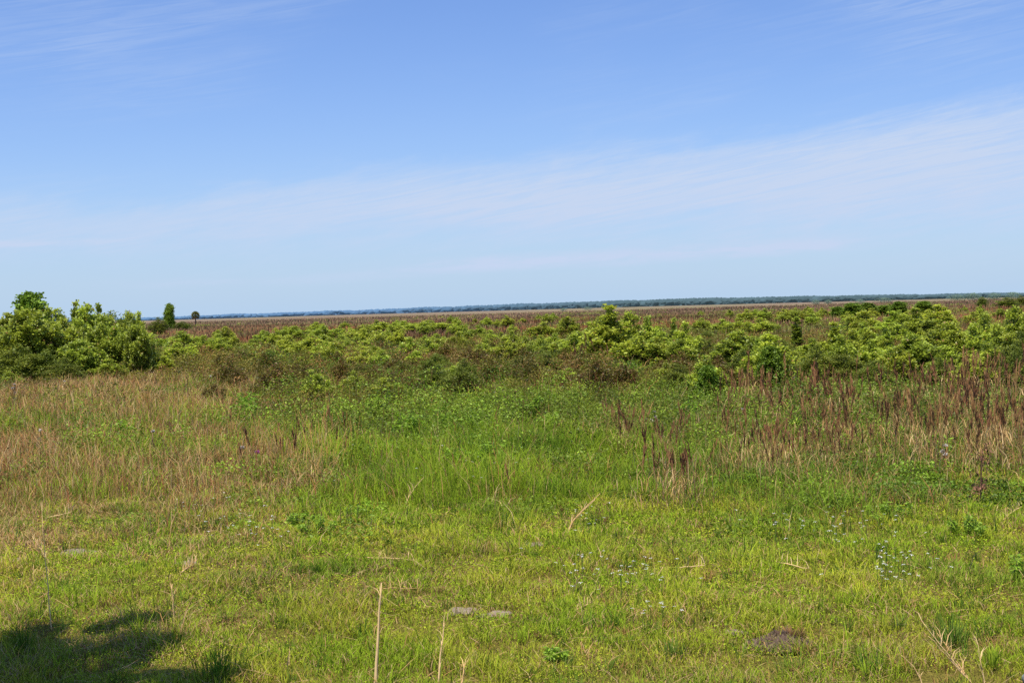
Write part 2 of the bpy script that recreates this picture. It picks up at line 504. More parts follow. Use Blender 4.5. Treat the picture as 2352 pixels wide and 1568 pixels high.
def short_grass():
    S = Soup()
    n = 600000
    x, y = region_pts(n, 10.5, 31, pw=0.75)
    keep = rng.uniform(0, 1, n) > in_patch(x, y) * 0.8
    keep &= rng.uniform(0, 1, n) > sstep(23, 31, y + 2 * N2(x, y, 4))
    # thin thatchy spots
    keep &= rng.uniform(0, 1, n) < 0.50 + 0.32 * (N4(x, y, 0.55) + 1.0)
    x, y = x[keep], y[keep]; n = len(x)
    t = zone_tan(x, y)
    # an old worn track crosses the mown grass
    px, py = proj(x, y)
    tr = np.exp(-((py - np.interp(px, [-300, 175, 430, 700, 1060, 1300, 1690, 2600], [1240, 1268, 1292, 1325, 1398, 1435, 1452, 1500]) + 5 * N4(x, y, .8)) / 12) ** 2)
    tr *= (1 - .45 * sstep(500, 1100, px)) * np.clip(.75 + .45 * N5(x, y, 1.3), 0, 1)
    t = np.clip(t + .9 * tr, 0, 1)
    thin = rng.uniform(0, 1, n) > .65 * tr
    x, y, t, tr = x[thin], y[thin], t[thin], tr[thin]; n = len(x)
    g1 = sstep(-1.2, 1.2, N1(x, y, 1.7) + 0.5 * N5(x, y, 0.4))
    col = mixc(G_BRIGHT, G_YEL, g1)
    col = mixc(col, G_COOL * 1.15, 0.45 * sstep(0.3, 1.6, N6(x, y, 2.2)))
    dry = rng.uniform(0, 1, n) < (0.15 + 0.62 * t + 0.10 * sstep(0.2, 1.4, N3(x, y, 0.8)))
    dc = mixc(TAN, STRAW, rng.uniform(0, 1, n))
    col = np.where(dry[:, None], dc, col)
    col = col * rng.uniform(0.6, 1.3, n)[:, None] * (0.97 + .08 * np.clip(N3(x, y, 3.2), -1.4, 1.4))[:, None]
    hgt = (0.045 + 0.05 * np.clip(N2(x, y, 0.9) + 1, 0, 2.4)) * rng.uniform(0.5, 1.5, n)
    hgt *= np.where(rng.uniform(0, 1, n) < 0.03, 2.2, 1.0) * (1 - .5 * tr)
    lean = rng.uniform(0.2, 1.25, n)
    lean = np.where(dry, rng.uniform(0.5, 1.5, n), lean)
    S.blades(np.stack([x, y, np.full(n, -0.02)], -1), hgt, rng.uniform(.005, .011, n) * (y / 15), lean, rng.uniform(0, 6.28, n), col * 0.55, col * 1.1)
    # ragged clumps of longer blades
    kc = 3000
    cx, cy = region_pts(kc, 10.5, 27, pw=0.5)
    kp = rng.uniform(0, 1, kc) < 0.35 + 0.4 * (N6(cx, cy, 2.0) + .6)
    cx, cy = cx[kp], cy[kp]; kc = len(cx)
    per = rng.integers(8, 34, kc)
    ix = np.repeat(np.arange(kc), per); m = len(ix)
    rad = rng.uniform(.03, .14, kc)
    a = rng.uniform(0, 6.28, m); q = np.sqrt(rng.uniform(0, 1, m)) * rad[ix]
    pal = pick(kc, [G_DEEP, G_COOL, G_BRIGHT, G_YEL, TAN * .9, BROWN], [.26, .2, .22, .12, .13, .07])
    cc = pal[ix] * rng.uniform(.65, 1.3, m)[:, None]
    ch = rng.uniform(.08, .26, kc) * np.where(pal[:, 0] > .4, .75, 1)
    S.blades(np.stack([cx[ix] + q * np.cos(a), cy[ix] + q * np.sin(a), np.full(m, -.02)], -1), ch[ix] * rng.uniform(.5, 1.2, m), rng.uniform(.004, .009, m), rng.uniform(.1, 1.1, m), a + rng.normal(0, .7, m), cc * .5, cc * 1.05)
    # small round weed leaves between the blades
    m = 210000
    x, y = region_pts(m, 10.5, 25, pw=0.6)
    keep = (rng.uniform(0, 1, m) > in_patch(x, y)) & (rng.uniform(0, 1, m) < 0.5 + 0.4 * N5(x, y, 0.7))
    x, y = x[keep], y[keep]; m = len(x)
    t = zone_tan(x, y)
    col = mixc(G_BRIGHT * 1.05, G_YEL, sstep(-1, 1, N6(x, y, 1.1)))
    col = np.where((rng.uniform(0, 1, m) < 0.07 + 0.25 * t)[:, None], BROWN * 1.2, col) * rng.uniform(.6, 1.35, m)[:, None]
    z = rng.uniform(0.0, 0.07, m)
    S.leaves(np.stack([x, y, z], -1), rng.uniform(.012, .03, m) * (y / 15), col, aspect=0.7, upbias=1.3, droop=0.0)
    # fallen straw lying on the grass
    k = 12000
    x, y = region_pts(k, 10.5, 27, pw=0.3)
    keep = rng.uniform(0, 1, k) < 0.25 + 0.7 * zone_tan(x, y)
    x, y = x[keep], y[keep]; k = len(x)
    S.blades(np.stack([x, y, rng.uniform(.02, .07, k)], -1), rng.uniform(.05, .4, k), rng.uniform(.006, .012, k), rng.uniform(1.2, 1.6, k), rng.uniform(0, 6.28, k),
             mixc(TAN, STRAW, rng.uniform(0, 1, k)), mixc(TAN, STRAW, rng.uniform(0, 1, k)), straight=True)
    o = S.build('short_grass', M_GRASS)
    tag(o, 'short yellow green grass and weeds on the open ground in front', 'grass', kind='stuff')


short_grass()


def tall_grass():
    S = Soup()
    n = 500000
    x, y = region_pts(n, 19.0, 78, pw=0.85)
    px, py = proj(x, y)
    edge = sstep(20.0, 25.5, y + 2.0 * N2(x, y, 4) + 1.2 * N6(x, y, 1.5))
    dens = edge * (0.5 + 0.5 * sstep(-1.0, 0.8, N4(x, y, 1.6)))
    # the tall sward in the middle is the densest
    mid = np.exp(-((px - 1150) / 420) ** 2) * sstep(22, 27, y) * (1 - sstep(34, 40, y))
    dens *= 0.62 + 0.38 * mid
    # fades under the brambles
    dens *= 1 - 0.85 * sstep(34, 42, y) * sstep(480, 760, px)
    dens *= 1 - 0.45 * sstep(1480, 1700, px)
    keep = rng.uniform(0, 1, n) < dens
    x, y, px, py, mid = x[keep], y[keep], px[keep], py[keep], mid[keep]; n = len(x)
    t = zone_tan(x, y)
    green = mixc(G_BRIGHT, G_DEEP, sstep(-0.9, 1.4, N1(x, y, 3.0)) * 0.7)
    green = mixc(green, mixc(G_BRIGHT * .95, G_DEEP * 1.1, sstep(-.3, 1.5, N6(x, y, 1.8))), mid * 0.85)
    green = mixc(green, G_COOL, 0.5 * sstep(1300, 1700, px))
    dry = rng.uniform(0, 1, n) < np.clip(t * 1.0 + 0.10 - 0.2 * mid, 0.08, 0.85)
    dc = mixc(TAN, STRAW, rng.uniform(0, 1, n) ** 1.5)
    reddish = (rng.uniform(0, 1, n) < 0.28)
    dc = np.where(reddish[:, None], mixc(BROWN, RUST, rng.uniform(0, 1, n)) * 1.4, dc)
    col = np.where(dry[:, None], dc, green) * rng.uniform(.6, 1.3, n)[:, None]
    tuft = 0.65 + 0.32 * N5(x, y, 1.2)
    hgt = (0.28 + 0.42 * edge[keep] * np.clip(tuft, 0.2, 1.3)) * rng.uniform(0.55, 1.25, n)
    hgt = np.where(dry, hgt * 1.15, hgt) * (0.48 + 0.5 * sstep(21.5, 30, y + 3 * N1(x, y, 5))) * (1 + .22 * mid)
    lean = np.where(rng.uniform(0, 1, n) < 0.45, rng.uniform(.6, 1.4, n), rng.uniform(.05, .8, n))
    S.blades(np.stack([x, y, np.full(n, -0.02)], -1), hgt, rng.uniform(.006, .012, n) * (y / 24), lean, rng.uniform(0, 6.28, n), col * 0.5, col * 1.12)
    o = S.build('tall_grass', M_GRASS)
    tag(o, 'tall green and straw coloured grass behind the open ground', 'grass', kind='stuff')


tall_grass()


# ----------------------------------------------------------------------------
# low undergrowth: brambles and herbs (stuff)
# ----------------------------------------------------------------------------
def mound_leaves(S, cx, cy, r, h, col, k, size, aspect=0.55, droop=0.35):
    """k leaves over each mound (arrays of mounds)"""
    n = len(cx)
    idx = np.repeat(np.arange(n), k)
    m = len(idx)
    a = rng.uniform(0, 2 * np.pi, m)
    q = np.sqrt(rng.uniform(0, 1, m))
    lump = 1 + 0.3 * np.sin(a * 3 + idx) + 0.2 * np.sin(a * 5 + idx * 2.3)
    rr = r[idx] * q * lump
    top = h[idx] * np.sqrt(np.clip(1 - q ** 2.0, 0.02, 1)) * (1 + .22 * np.sin(a * 2 + idx * 1.7) * q)
    z = top * rng.uniform(0.25, 1.08, m) ** 0.6
    z += np.where(rng.uniform(0, 1, m) < 0.05, rng.uniform(0, 0.35, m) * h[idx], 0)
    pos = np.stack([cx[idx] + rr * np.cos(a), cy[idx] + rr * np.sin(a), z], -1)
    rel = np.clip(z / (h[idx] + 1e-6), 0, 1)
    c = col[idx] * (0.32 + 0.9 * rel)[:, None] * rng.uniform(.6, 1.4, m)[:, None]  # shade painted in: leaves darken towards the mound's underside
    S.leaves(pos, size[idx] * rng.uniform(.6, 1.4, m), c, aspect=aspect, droop=droop)
    return idx, pos


def undergrowth():
    S = Soup()
    n = 4300
    x, y = region_pts(n, 21, 135, pw=0.85)
    px, py = proj(x, y)
    leftdry = (1 - sstep(330, 760, px + 90 * N1(x, y, 8))) * (1 - sstep(54, 80, y + 7 * N3(x, y, 9)))
    mid = sstep(640, 780, px + 40 * N2(x, y, 4)) * (1 - sstep(1450, 1560, px + 30 * N3(x, y, 5))) * (1 - sstep(34.5, 38.5, y + 1.5 * N4(x, y, 4)))
    lawn = 1 - sstep(20.5, 26, y + 2.0 * N2(x, y, 4))
    p = (1 - 0.9 * leftdry) * (1 - 0.62 * mid) * (1 - .97 * lawn)
    keep = rng.uniform(0, 1, n) < p
    x, y, px = x[keep], y[keep], px[keep]; n = len(x)
    r = rng.uniform(.45, 1.15, n) * (0.55 + y / 95)
    right = sstep(1450, 1600, px + 50 * N3(x, y, 6)) * (1 - sstep(44, 54, y))
    front = (1 - sstep(42, 56, y + 5 * N4(x, y, 6)))
    h = rng.uniform(.40, 1.0, n) * np.where(rng.uniform(0, 1, n) < .22, 1.55, 1.0) * (0.9 + 0.25 * N2(x, y, 7)) * (0.40 + 0.60 * sstep(24, 42, y)) * (1 + .12 * right) * (1 + .3 * front * (1 - right))
    h *= 1 - .55 * sstep(1570, 1640, px) * sstep(42, 48, y) * (1 - sstep(66, 74, y))
    h *= 1 - .5 * sstep(1240, 1280, px) * (1 - sstep(1600, 1640, px)) * sstep(66, 74, y) * (1 - sstep(96, 104, y))
    base = mixc(OLIVE * 1.0, G_DEEP * .95, sstep(-0.3, 1.5, N1(x, y, 6) + .4 * N6(x, y, 1.5)))
    base = mixc(base, mixc(BROWN, RUST, 0.35) * 1.05, 0.75 * sstep(-0.1, 1.5, N5(x, y, 7) + .5 * N3(x, y, 2)))
    base = mixc(base, np.array([0.22, 0.33, 0.022]), 0.8 * front * (1 - right))
    base = mixc(base, mixc(np.array([0.22, 0.32, 0.022]), np.array([0.12, 0.21, 0.014]), sstep(-.8, 1, N6(x, y, 3))), 0.85 * right)
    base = base * rng.uniform(.5, 1.5, n)[:, None]
    near = y < 60
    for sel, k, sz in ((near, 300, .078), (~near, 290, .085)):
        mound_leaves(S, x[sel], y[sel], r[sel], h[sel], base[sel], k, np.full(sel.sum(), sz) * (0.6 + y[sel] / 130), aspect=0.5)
    # reddish shoots and old canes sticking out of the brambles
    k = 26000
    x, y = region_pts(k, 36, 135, pw=0.8)
    px, _ = proj(x, y)
    keep = rng.uniform(0, 1, k) < (0.45 + 0.35 * N5(x, y, 6)) * (0.4 + 0.6 * sstep(430, 650, px))
    x, y = x[keep], y[keep]; k = len(x)
    c = pick(k, [BROWN * 1.1, RUST, TAN * .9, OLIVE], [.35, .2, .30, .15]) * rng.uniform(.6, 1.3, k)[:, None]
    S.blades(np.stack([x, y, rng.uniform(.1, .5, k)], -1), rng.uniform(.4, .9, k), rng.uniform(.006, .012, k) * (y / 45), rng.uniform(0, .9, k), rng.uniform(0, 6.28, k), c * .6, c)
    tag(S.build('bramble_undergrowth', M_UNDER), 'tangled olive and reddish brown brambles and herbs across the middle of the prairie', 'undergrowth', kind='stuff')


undergrowth()


def far_growth():
    S = Soup()
    # rust coloured sedge grass of the open prairie
    n = 170000
    x, y = region_pts(n, 95, 900, pw=1.25, margin=1.35)
    keep = rng.uniform(0, 1, n) < 0.75 + 0.3 * N2(x, y, 40)
    x, y = x[keep], y[keep]; n = len(x)
    c = mixc(np.array([.32, .13, .05]), np.array([.29, .17, .085]), sstep(-1, 1, N1(x, y, 35)))
    c = mixc(c, np.array([.30, .185, .12]), sstep(260, 600, y) * .85)
    c = mixc(c, np.array([.20, .22, .06]), 0.8 * sstep(0.1, 1.2, N4(x / 3, y, 22)))
    c = c * (0.95 + .2 * N5(x / 5, y, 28) + .12 * N3(x / 4, y, 70))[:, None]
    c = c * rng.uniform(.65, 1.3, n)[:, None]
    S.blades(np.stack([x, y, np.full(n, -0.05)], -1), rng.uniform(.35, .95, n) * (1 + y / 2000), rng.uniform(.03, .07, n) * (y / 100), rng.uniform(0, .5, n), rng.uniform(0, 6.28, n), c * .7, c * 1.1)
    tag(S.build('rust_prairie_grass', M_DRY), 'rust brown dead grass covering the far flat prairie', 'grass', kind='stuff')
    S = Soup()
    # low far scrub in green drifts
    n = 5200
    x, y = region_pts(n, 100, 650, pw=1.1, margin=1.35)
    px, _ = proj(x, y)
    p = sstep(-0.1, 1.2, N6(x / 2.2, y, 30) + 0.45 * sstep(1100, 1500, px) - sstep(200, 420, y) * 0.9)
    keep = rng.uniform(0, 1, n) < p
    x, y = x[keep], y[keep]; n = len(x)
    base = mixc(np.array([0.30, 0.37, 0.045]), OLIVE * .9, rng.uniform(0, 1, n) ** 1.3)
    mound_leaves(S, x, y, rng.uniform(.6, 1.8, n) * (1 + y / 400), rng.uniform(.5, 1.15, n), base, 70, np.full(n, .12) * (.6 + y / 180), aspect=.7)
    tag(S.build('far_scrub', M_UNDER), 'low green scrub in drifts over the far rust brown prairie', 'scrub', kind='stuff')


far_growth()


# ----------------------------------------------------------------------------
# the wood on the horizon (stuff)
# ----------------------------------------------------------------------------
def forest():
    S = Soup()
    # photo position, ground distance, height of the tree tops
    xs = np.array([-900, 0, 340, 466, 784, 1176, 1568, 1900, 2352, 3200])
    ds = np.array([2900, 2700, 2500, 2400, 2700, 2600, 2500, 2100, 1750, 1700.])
    tops = np.array([741, 735.5, 729.5, 724, 713, 698.5, 685.5, 679, 671.5, 655])
    n = 4200
    u = rng.uniform(-900, 3200, n)
    d = np.interp(u, xs, ds) * rng.uniform(1.0, 1.07, n)
    ty = np.interp(u, xs, tops) + rng.normal(0, 0.45, n) + 0.8 * np.sin(u / 23) * np.sin(u / 71)
    hor = 708 - 0.028 * (u - 1176)
    hgt = CAM_H + (hor - ty) * d / F
    hgt = np.maximum(hgt, 4.0)
    X = (u - 1176) / F * d; Y = d
    blue = 1 - sstep(700, 1500, u)  # distance haze painted into the crown colours, bluer towards the left
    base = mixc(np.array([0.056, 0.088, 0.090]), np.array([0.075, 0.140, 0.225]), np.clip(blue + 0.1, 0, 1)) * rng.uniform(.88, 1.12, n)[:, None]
    nu, nv = 10, 6
    rad = rng.uniform(5, 11, n)
    th = np.arange(nu) * 2 * np.pi / nu
    V = np.zeros((n, nu * nv, 3)); C = np.zeros((n, nu * nv, 3))
    for j in range(nv):
        q = j / (nv - 1)
        rr = rad * math.sqrt(max(0.02, 1 - (max(0, q - .45) / .55) ** 2)) * (.9 + .1 * q)
        for i in range(nu):
            w = rr * (1 + .16 * rng.normal(0, 1, n)) * (0.05 if j == nv - 1 else 1)
            V[:, j * nu + i] = np.stack([X + w * np.cos(th[i]), Y + w * np.sin(th[i]), hgt * q * (1 + .03 * rng.normal(0, 1, n)) - .3], -1)
            C[:, j * nu + i] = base * (0.86 + .2 * q) * rng.uniform(.85, 1.15, n)[:, None]
    faces = [(j * nu + i, j * nu + (i + 1) % nu, (j + 1) * nu + (i + 1) % nu, (j + 1) * nu + i) for j in range(nv - 1) for i in range(nu)]
    S._add(V, faces, C)
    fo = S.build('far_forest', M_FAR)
    fo.data.polygons.foreach_set('use_smooth', np.ones(len(fo.data.polygons), dtype=bool))
    tag(fo, 'hazy blue green forest edge along the whole horizon', 'forest', kind='stuff')


forest()


# ----------------------------------------------------------------------------
# saplings and shrubs
# ----------------------------------------------------------------------------
LIGHT = np.array([0.55, 0.63, 0.055])
MIDG = np.array([0.20, 0.31, 0.02])
DARKG = np.array([0.085, 0.15, 0.014])


def crown_and_trunk(Hh, Rr, kind, seed, leaf=0.13):
    """crown and trunk of a plant Hh tall and Rr in radius, grown from several egg shaped lobes"""
    r = np.random.default_rng(seed)
    S, T = Soup(), Soup()
    lobes = []          # cx, cy, foot, top, radius
    if kind == 'gum':
        lobes.append((0, 0, .10, 1.0, .30))
        for k in range(11):
            a = k * 2.399 + r.uniform(-.3, .3)
            q = .78 * math.sqrt((k + .6) / 11)
            lobes.append((q * math.cos(a), q * math.sin(a), .0, (1.0 - .45 * q ** 1.3) * r.uniform(.72, 1.0), r.uniform(.22, .32)))
    elif kind == 'conical':
        lobes += [(0, 0, .25, 1.0, .22), (.04, .02, .05, .86, .34)]
        for k in range(9):
            a = k * 2.399 + r.uniform(-.3, .3)
            q = .74 * math.sqrt((k + .8) / 9)
            lobes.append((q * math.cos(a), q * math.sin(a), .0, (.92 - .55 * q) * r.uniform(.75, 1.0), r.uniform(.24, .34)))
    elif kind == 'round':
        lobes += [(0, 0, .42, 1.0, .80), (.1, 0, .22, .80, .86), (-.05, .05, .04, .52, .8)]
    elif kind == 'column':
        lobes += [(0, 0, .55, 1.0, .55), (.15, 0, .25, .75, .8), (-.1, .1, .03, .5, .9)]
    elif kind == 'dome':
        lobes.append((0, 0, .10, 1.0, .42))
        for k in range(14):
            a = k * 2.399 + r.uniform(-.4, .4)
            q = .80 * math.sqrt((k + .6) / 14)
            f0 = r.uniform(0, .4)
            lobes.append((q * math.cos(a), q * math.sin(a), f0, max(f0 + .3, math.sqrt(1 - .75 * q * q) * r.uniform(.78, 1)), r.uniform(.22, .34)))
    elif kind == 'myrtle':
        lobes.append((0, 0, .05, 1.0, .45))
        for k in range(9):
            a = k * 2.399 + r.uniform(-.4, .4)
            q = .72 * math.sqrt((k + .6) / 9)
            lobes.append((q * math.cos(a), q * math.sin(a), .0, (1 - .4 * q) * r.uniform(.72, 1), r.uniform(.3, .42)))
    else:
        lobes.append((0, 0, .05, 1.0, .34))
        for k in range(9):
            a = k * 2.399 + r.uniform(-.4, .4)
            q = .76 * math.sqrt((k + .6) / 9)
            lobes.append((q * math.cos(a), q * math.sin(a), .0, (1 - .42 * q ** 1.3) * r.uniform(.68, 1), r.uniform(.25, .36)))
    ntip = {'brown': 70, 'dome': 190, 'gum': 120, 'round': 110, 'column': 36, 'myrtle': 100, 'shrub': 90, 'conical': 120}[kind]
    wts = np.array([(l[3] - l[2]) * l[4] for l in lobes]); wts /= wts.sum()
    tips, lob = [], []
    round_top = kind in ('round', 'myrtle', 'dome')
    for li, l in enumerate(lobes):
        nn = max(4, int(round(ntip * wts[li])))
        for i in range(nn):
            t = (i + r.uniform(.1, .9)) / nn
            e = (math.sqrt(max(0.0, 1 - ((t - .38) / .62) ** 2)) if round_top else max(0.0, 1 - ((t - .38) / .62)) ** .7) if t > .38 else math.sqrt(max(0.05, 1 - ((.38 - t) / .50) ** 2))
            a = i * 2.4 + r.normal(0, .5) + li
            e *= r.uniform(.55, 1.2) if kind == 'round' else r.uniform(.72, 1.12)
            tips.append(((l[0] + l[4] * e * math.cos(a)) * Rr, (l[1] + l[4] * e * math.sin(a)) * Rr, (l[2] + (l[3] - l[2]) * t) * Hh))
            lob.append(li)
    tips = np.array(tips); lob = np.array(lob)
    lean = r.normal(0, 0.02, 2) * Hh
    def trunk_at(q):
        return np.array([lean[0] * q * q, lean[1] * q * q, Hh * q * 0.88 - 0.06])
    qs = np.linspace(0, 1, 7)
    r0 = 0.011 * Hh + 0.010
    T.tube([trunk_at(q) for q in qs], [r0 * (1.15 - q) for q in qs], (1, 1, 1), 7)
    for l in lobes[1:]:
        b = trunk_at(.06); tp = np.array([l[0] * Rr, l[1] * Rr, l[3] * Hh * .85])
        T.tube([b, (b * .45 + tp * .55) * np.array([1, 1, .9]), tp], [r0 * .6, r0 * .45, r0 * .12], (1, 1, 1), 5)
    for tp, li in zip(tips, lob):
        l = lobes[li]
        b = np.array([l[0] * Rr * .6, l[1] * Rr * .6, max(.05, tp[2] - .16 * Hh)])
        T.tube([b, (b + tp) / 2 + np.array([0, 0, .02 * Hh]), tp], [r0 * .22, r0 * .16, r0 * .05], (1, 1, 1), 3)
    per = {'brown': 60, 'dome': 80, 'gum': 100, 'round': 150, 'column': 90, 'myrtle': 160, 'shrub': 84, 'conical': 100}[kind]
    idx = np.repeat(np.arange(len(tips)), per); m = len(idx)
    L = np.array(lobes)[lob[idx]]
    axis = np.stack([L[:, 0] * Rr, L[:, 1] * Rr, tips[idx][:, 2] - .04 * Hh], -1)
    inward = r.uniform(0, 1, m) ** 1.8 * 0.55
    pos = tips[idx] * (1 - inward)[:, None] + axis * inward[:, None]
    sg = {'brown': .11, 'dome': .07, 'gum': .075, 'round': .14, 'column': .2, 'myrtle': .10, 'shrub': .085, 'conical': .08}[kind] * Rr
    pos += r.normal(0, 1, (m, 3)) * np.array([1, 1, .8]) * sg
    # fresh leading shoots stand out of every lobe
    for l in lobes:
        k = 14 if kind in ('gum', 'conical', 'column') else 7
        sh = np.stack([l[0] * Rr + r.normal(0, .05 * Rr, k), l[1] * Rr + r.normal(0, .05 * Rr, k), Hh * (l[3] + r.uniform(-.10, .03, k))], -1)
        q = r.integers(0, m, k); pos[q] = sh
    pos[:, 2] = np.clip(pos[:, 2], 0.04, Hh * 1.03)
    rel = pos - axis
    out = np.stack([rel[:, 0] + .3 * pos[:, 0], rel[:, 1] + .3 * pos[:, 1], 0.3 * Rr * np.ones(m)], -1)
    out /= np.linalg.norm(out, axis=1, keepdims=True) + 1e-6
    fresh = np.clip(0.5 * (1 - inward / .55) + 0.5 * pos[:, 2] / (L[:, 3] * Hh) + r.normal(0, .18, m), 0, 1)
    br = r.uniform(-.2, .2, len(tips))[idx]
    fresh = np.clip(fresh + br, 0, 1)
    if kind == 'brown':
        c = mixc(OLIVE * .45, np.where(r.uniform(0, 1, (m, 1)) < .3, BROWN * 1.0, OLIVE * 1.1), fresh)
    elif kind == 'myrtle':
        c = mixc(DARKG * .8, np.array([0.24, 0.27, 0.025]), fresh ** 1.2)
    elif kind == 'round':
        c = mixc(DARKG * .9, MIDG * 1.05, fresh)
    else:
        c = mixc(MIDG * (.30 if kind == 'dome' else .36), LIGHT * (.86 if kind == 'dome' else 1), fresh ** 1.6)  # inner leaves darkened further to paint shade between the paler young tips
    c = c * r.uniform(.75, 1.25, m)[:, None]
    if kind in ('gum', 'shrub', 'conical', 'dome'):
        redtip = (r.uniform(0, 1, m) < 0.015)
        c[redtip] = np.array([0.45, 0.25, 0.07])
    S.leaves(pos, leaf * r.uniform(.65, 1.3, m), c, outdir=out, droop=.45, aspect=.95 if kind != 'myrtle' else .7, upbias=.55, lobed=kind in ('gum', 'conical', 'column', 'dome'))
    # normalise to the asked size
    P = S.v[0]
    ext = np.percentile(np.hypot(P[:, 0], P[:, 1]), 97); top = P[:, 2].max()
    f = np.array([Rr / ext, Rr / ext, Hh / top])
    S.v = [v * f for v in S.v]; T.v = [v * f for v in T.v]
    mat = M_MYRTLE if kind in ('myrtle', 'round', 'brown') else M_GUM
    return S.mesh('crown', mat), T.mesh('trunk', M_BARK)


TEMPL = {}
def template(kind, i):
    spec = {  # height, radius, leaf size, number of variants
        'brown': (1.3, .85, .075, 4), 'dome': (4.0, 2.0, .125, 3), 'gum': (3.0, 1.45, .088, 6), 'round': (5.2, 1.7, .21, 2), 'column': (3.2, .36, .10, 2),
        'myrtle': (3.0, 1.5, .10, 4), 'shrub': (1.7, 1.0, .082, 6), 'conical': (3.4, 1.25, .10, 3)}[kind]
    i = i % spec[3]
    key = (kind, i)
    if key not in TEMPL:
        c, t = crown_and_trunk(spec[0] * (1 + .03 * i), spec[1], kind, 100 + 17 * i + len(kind) * 7, spec[2])
        TEMPL[key] = (c, t, spec[0] * (1 + .03 * i), spec[1])
    return TEMPL[key]


PROTO = {}
KINDNAME = {'brown': 'brown_shrub', 'dome': 'bushy_tree', 'gum': 'sapling_tree', 'round': 'round_tree', 'column': 'slender_tree', 'myrtle': 'dark_shrub', 'shrub': 'light_shrub', 'conical': 'sapling_tree'}
KCAT = {'brown': 'shrub', 'dome': 'tree', 'gum': 'sapling', 'round': 'tree', 'column': 'sapling', 'myrtle': 'shrub', 'shrub': 'shrub', 'conical': 'sapling'}
plant_count = 0


def plant(kind, x, by, ty, w, label, group=None, var=None, cat=None):
    """a plant whose foot stands at photo position (x, by), reaching up to ty, w wide"""
    global plant_count
    plant_count += 1
    var = plant_count if var is None else var
    p = at(x, by)
    d = p[1]
    hh = (by - ty) * d / F
    ww = w * 1.25 * d / F
    cm, tm, H0, R0 = template(kind, var)
    sc = (ww / (2 * R0), ww / (2 * R0), hh / H0)
    key = (cm.name,)
    rz = (plant_count * 2.399) % 6.283
    if key not in PROTO:
        root = empty(KINDNAME[kind], p, rz, sc)
        c = link('crown', cm, root); t = link('trunk', tm, root)
        PROTO[key] = (root, [c, t])
    else:
        r0, ch = PROTO[key]
        root = r0.copy(); COL.objects.link(root)
        for o in ch:
            q = o.copy(); COL.objects.link(q); q.parent = root
        root.location = p; root.rotation_euler = (0, 0, rz); root.scale = sc
    for k in ('label', 'category', 'group'):
        if k in root: del root[k]
    tag(root, label, cat or KCAT[kind], group)
    return root


HEDGE = 'trees and shrubs of the left hedge'
CENTRE = 'saplings of the centre clump'
RIGHT = 'saplings of the right thicket'
MID = 'light green shrubs in the middle distance'
BACK = 'row of round shrubs behind the right thicket'

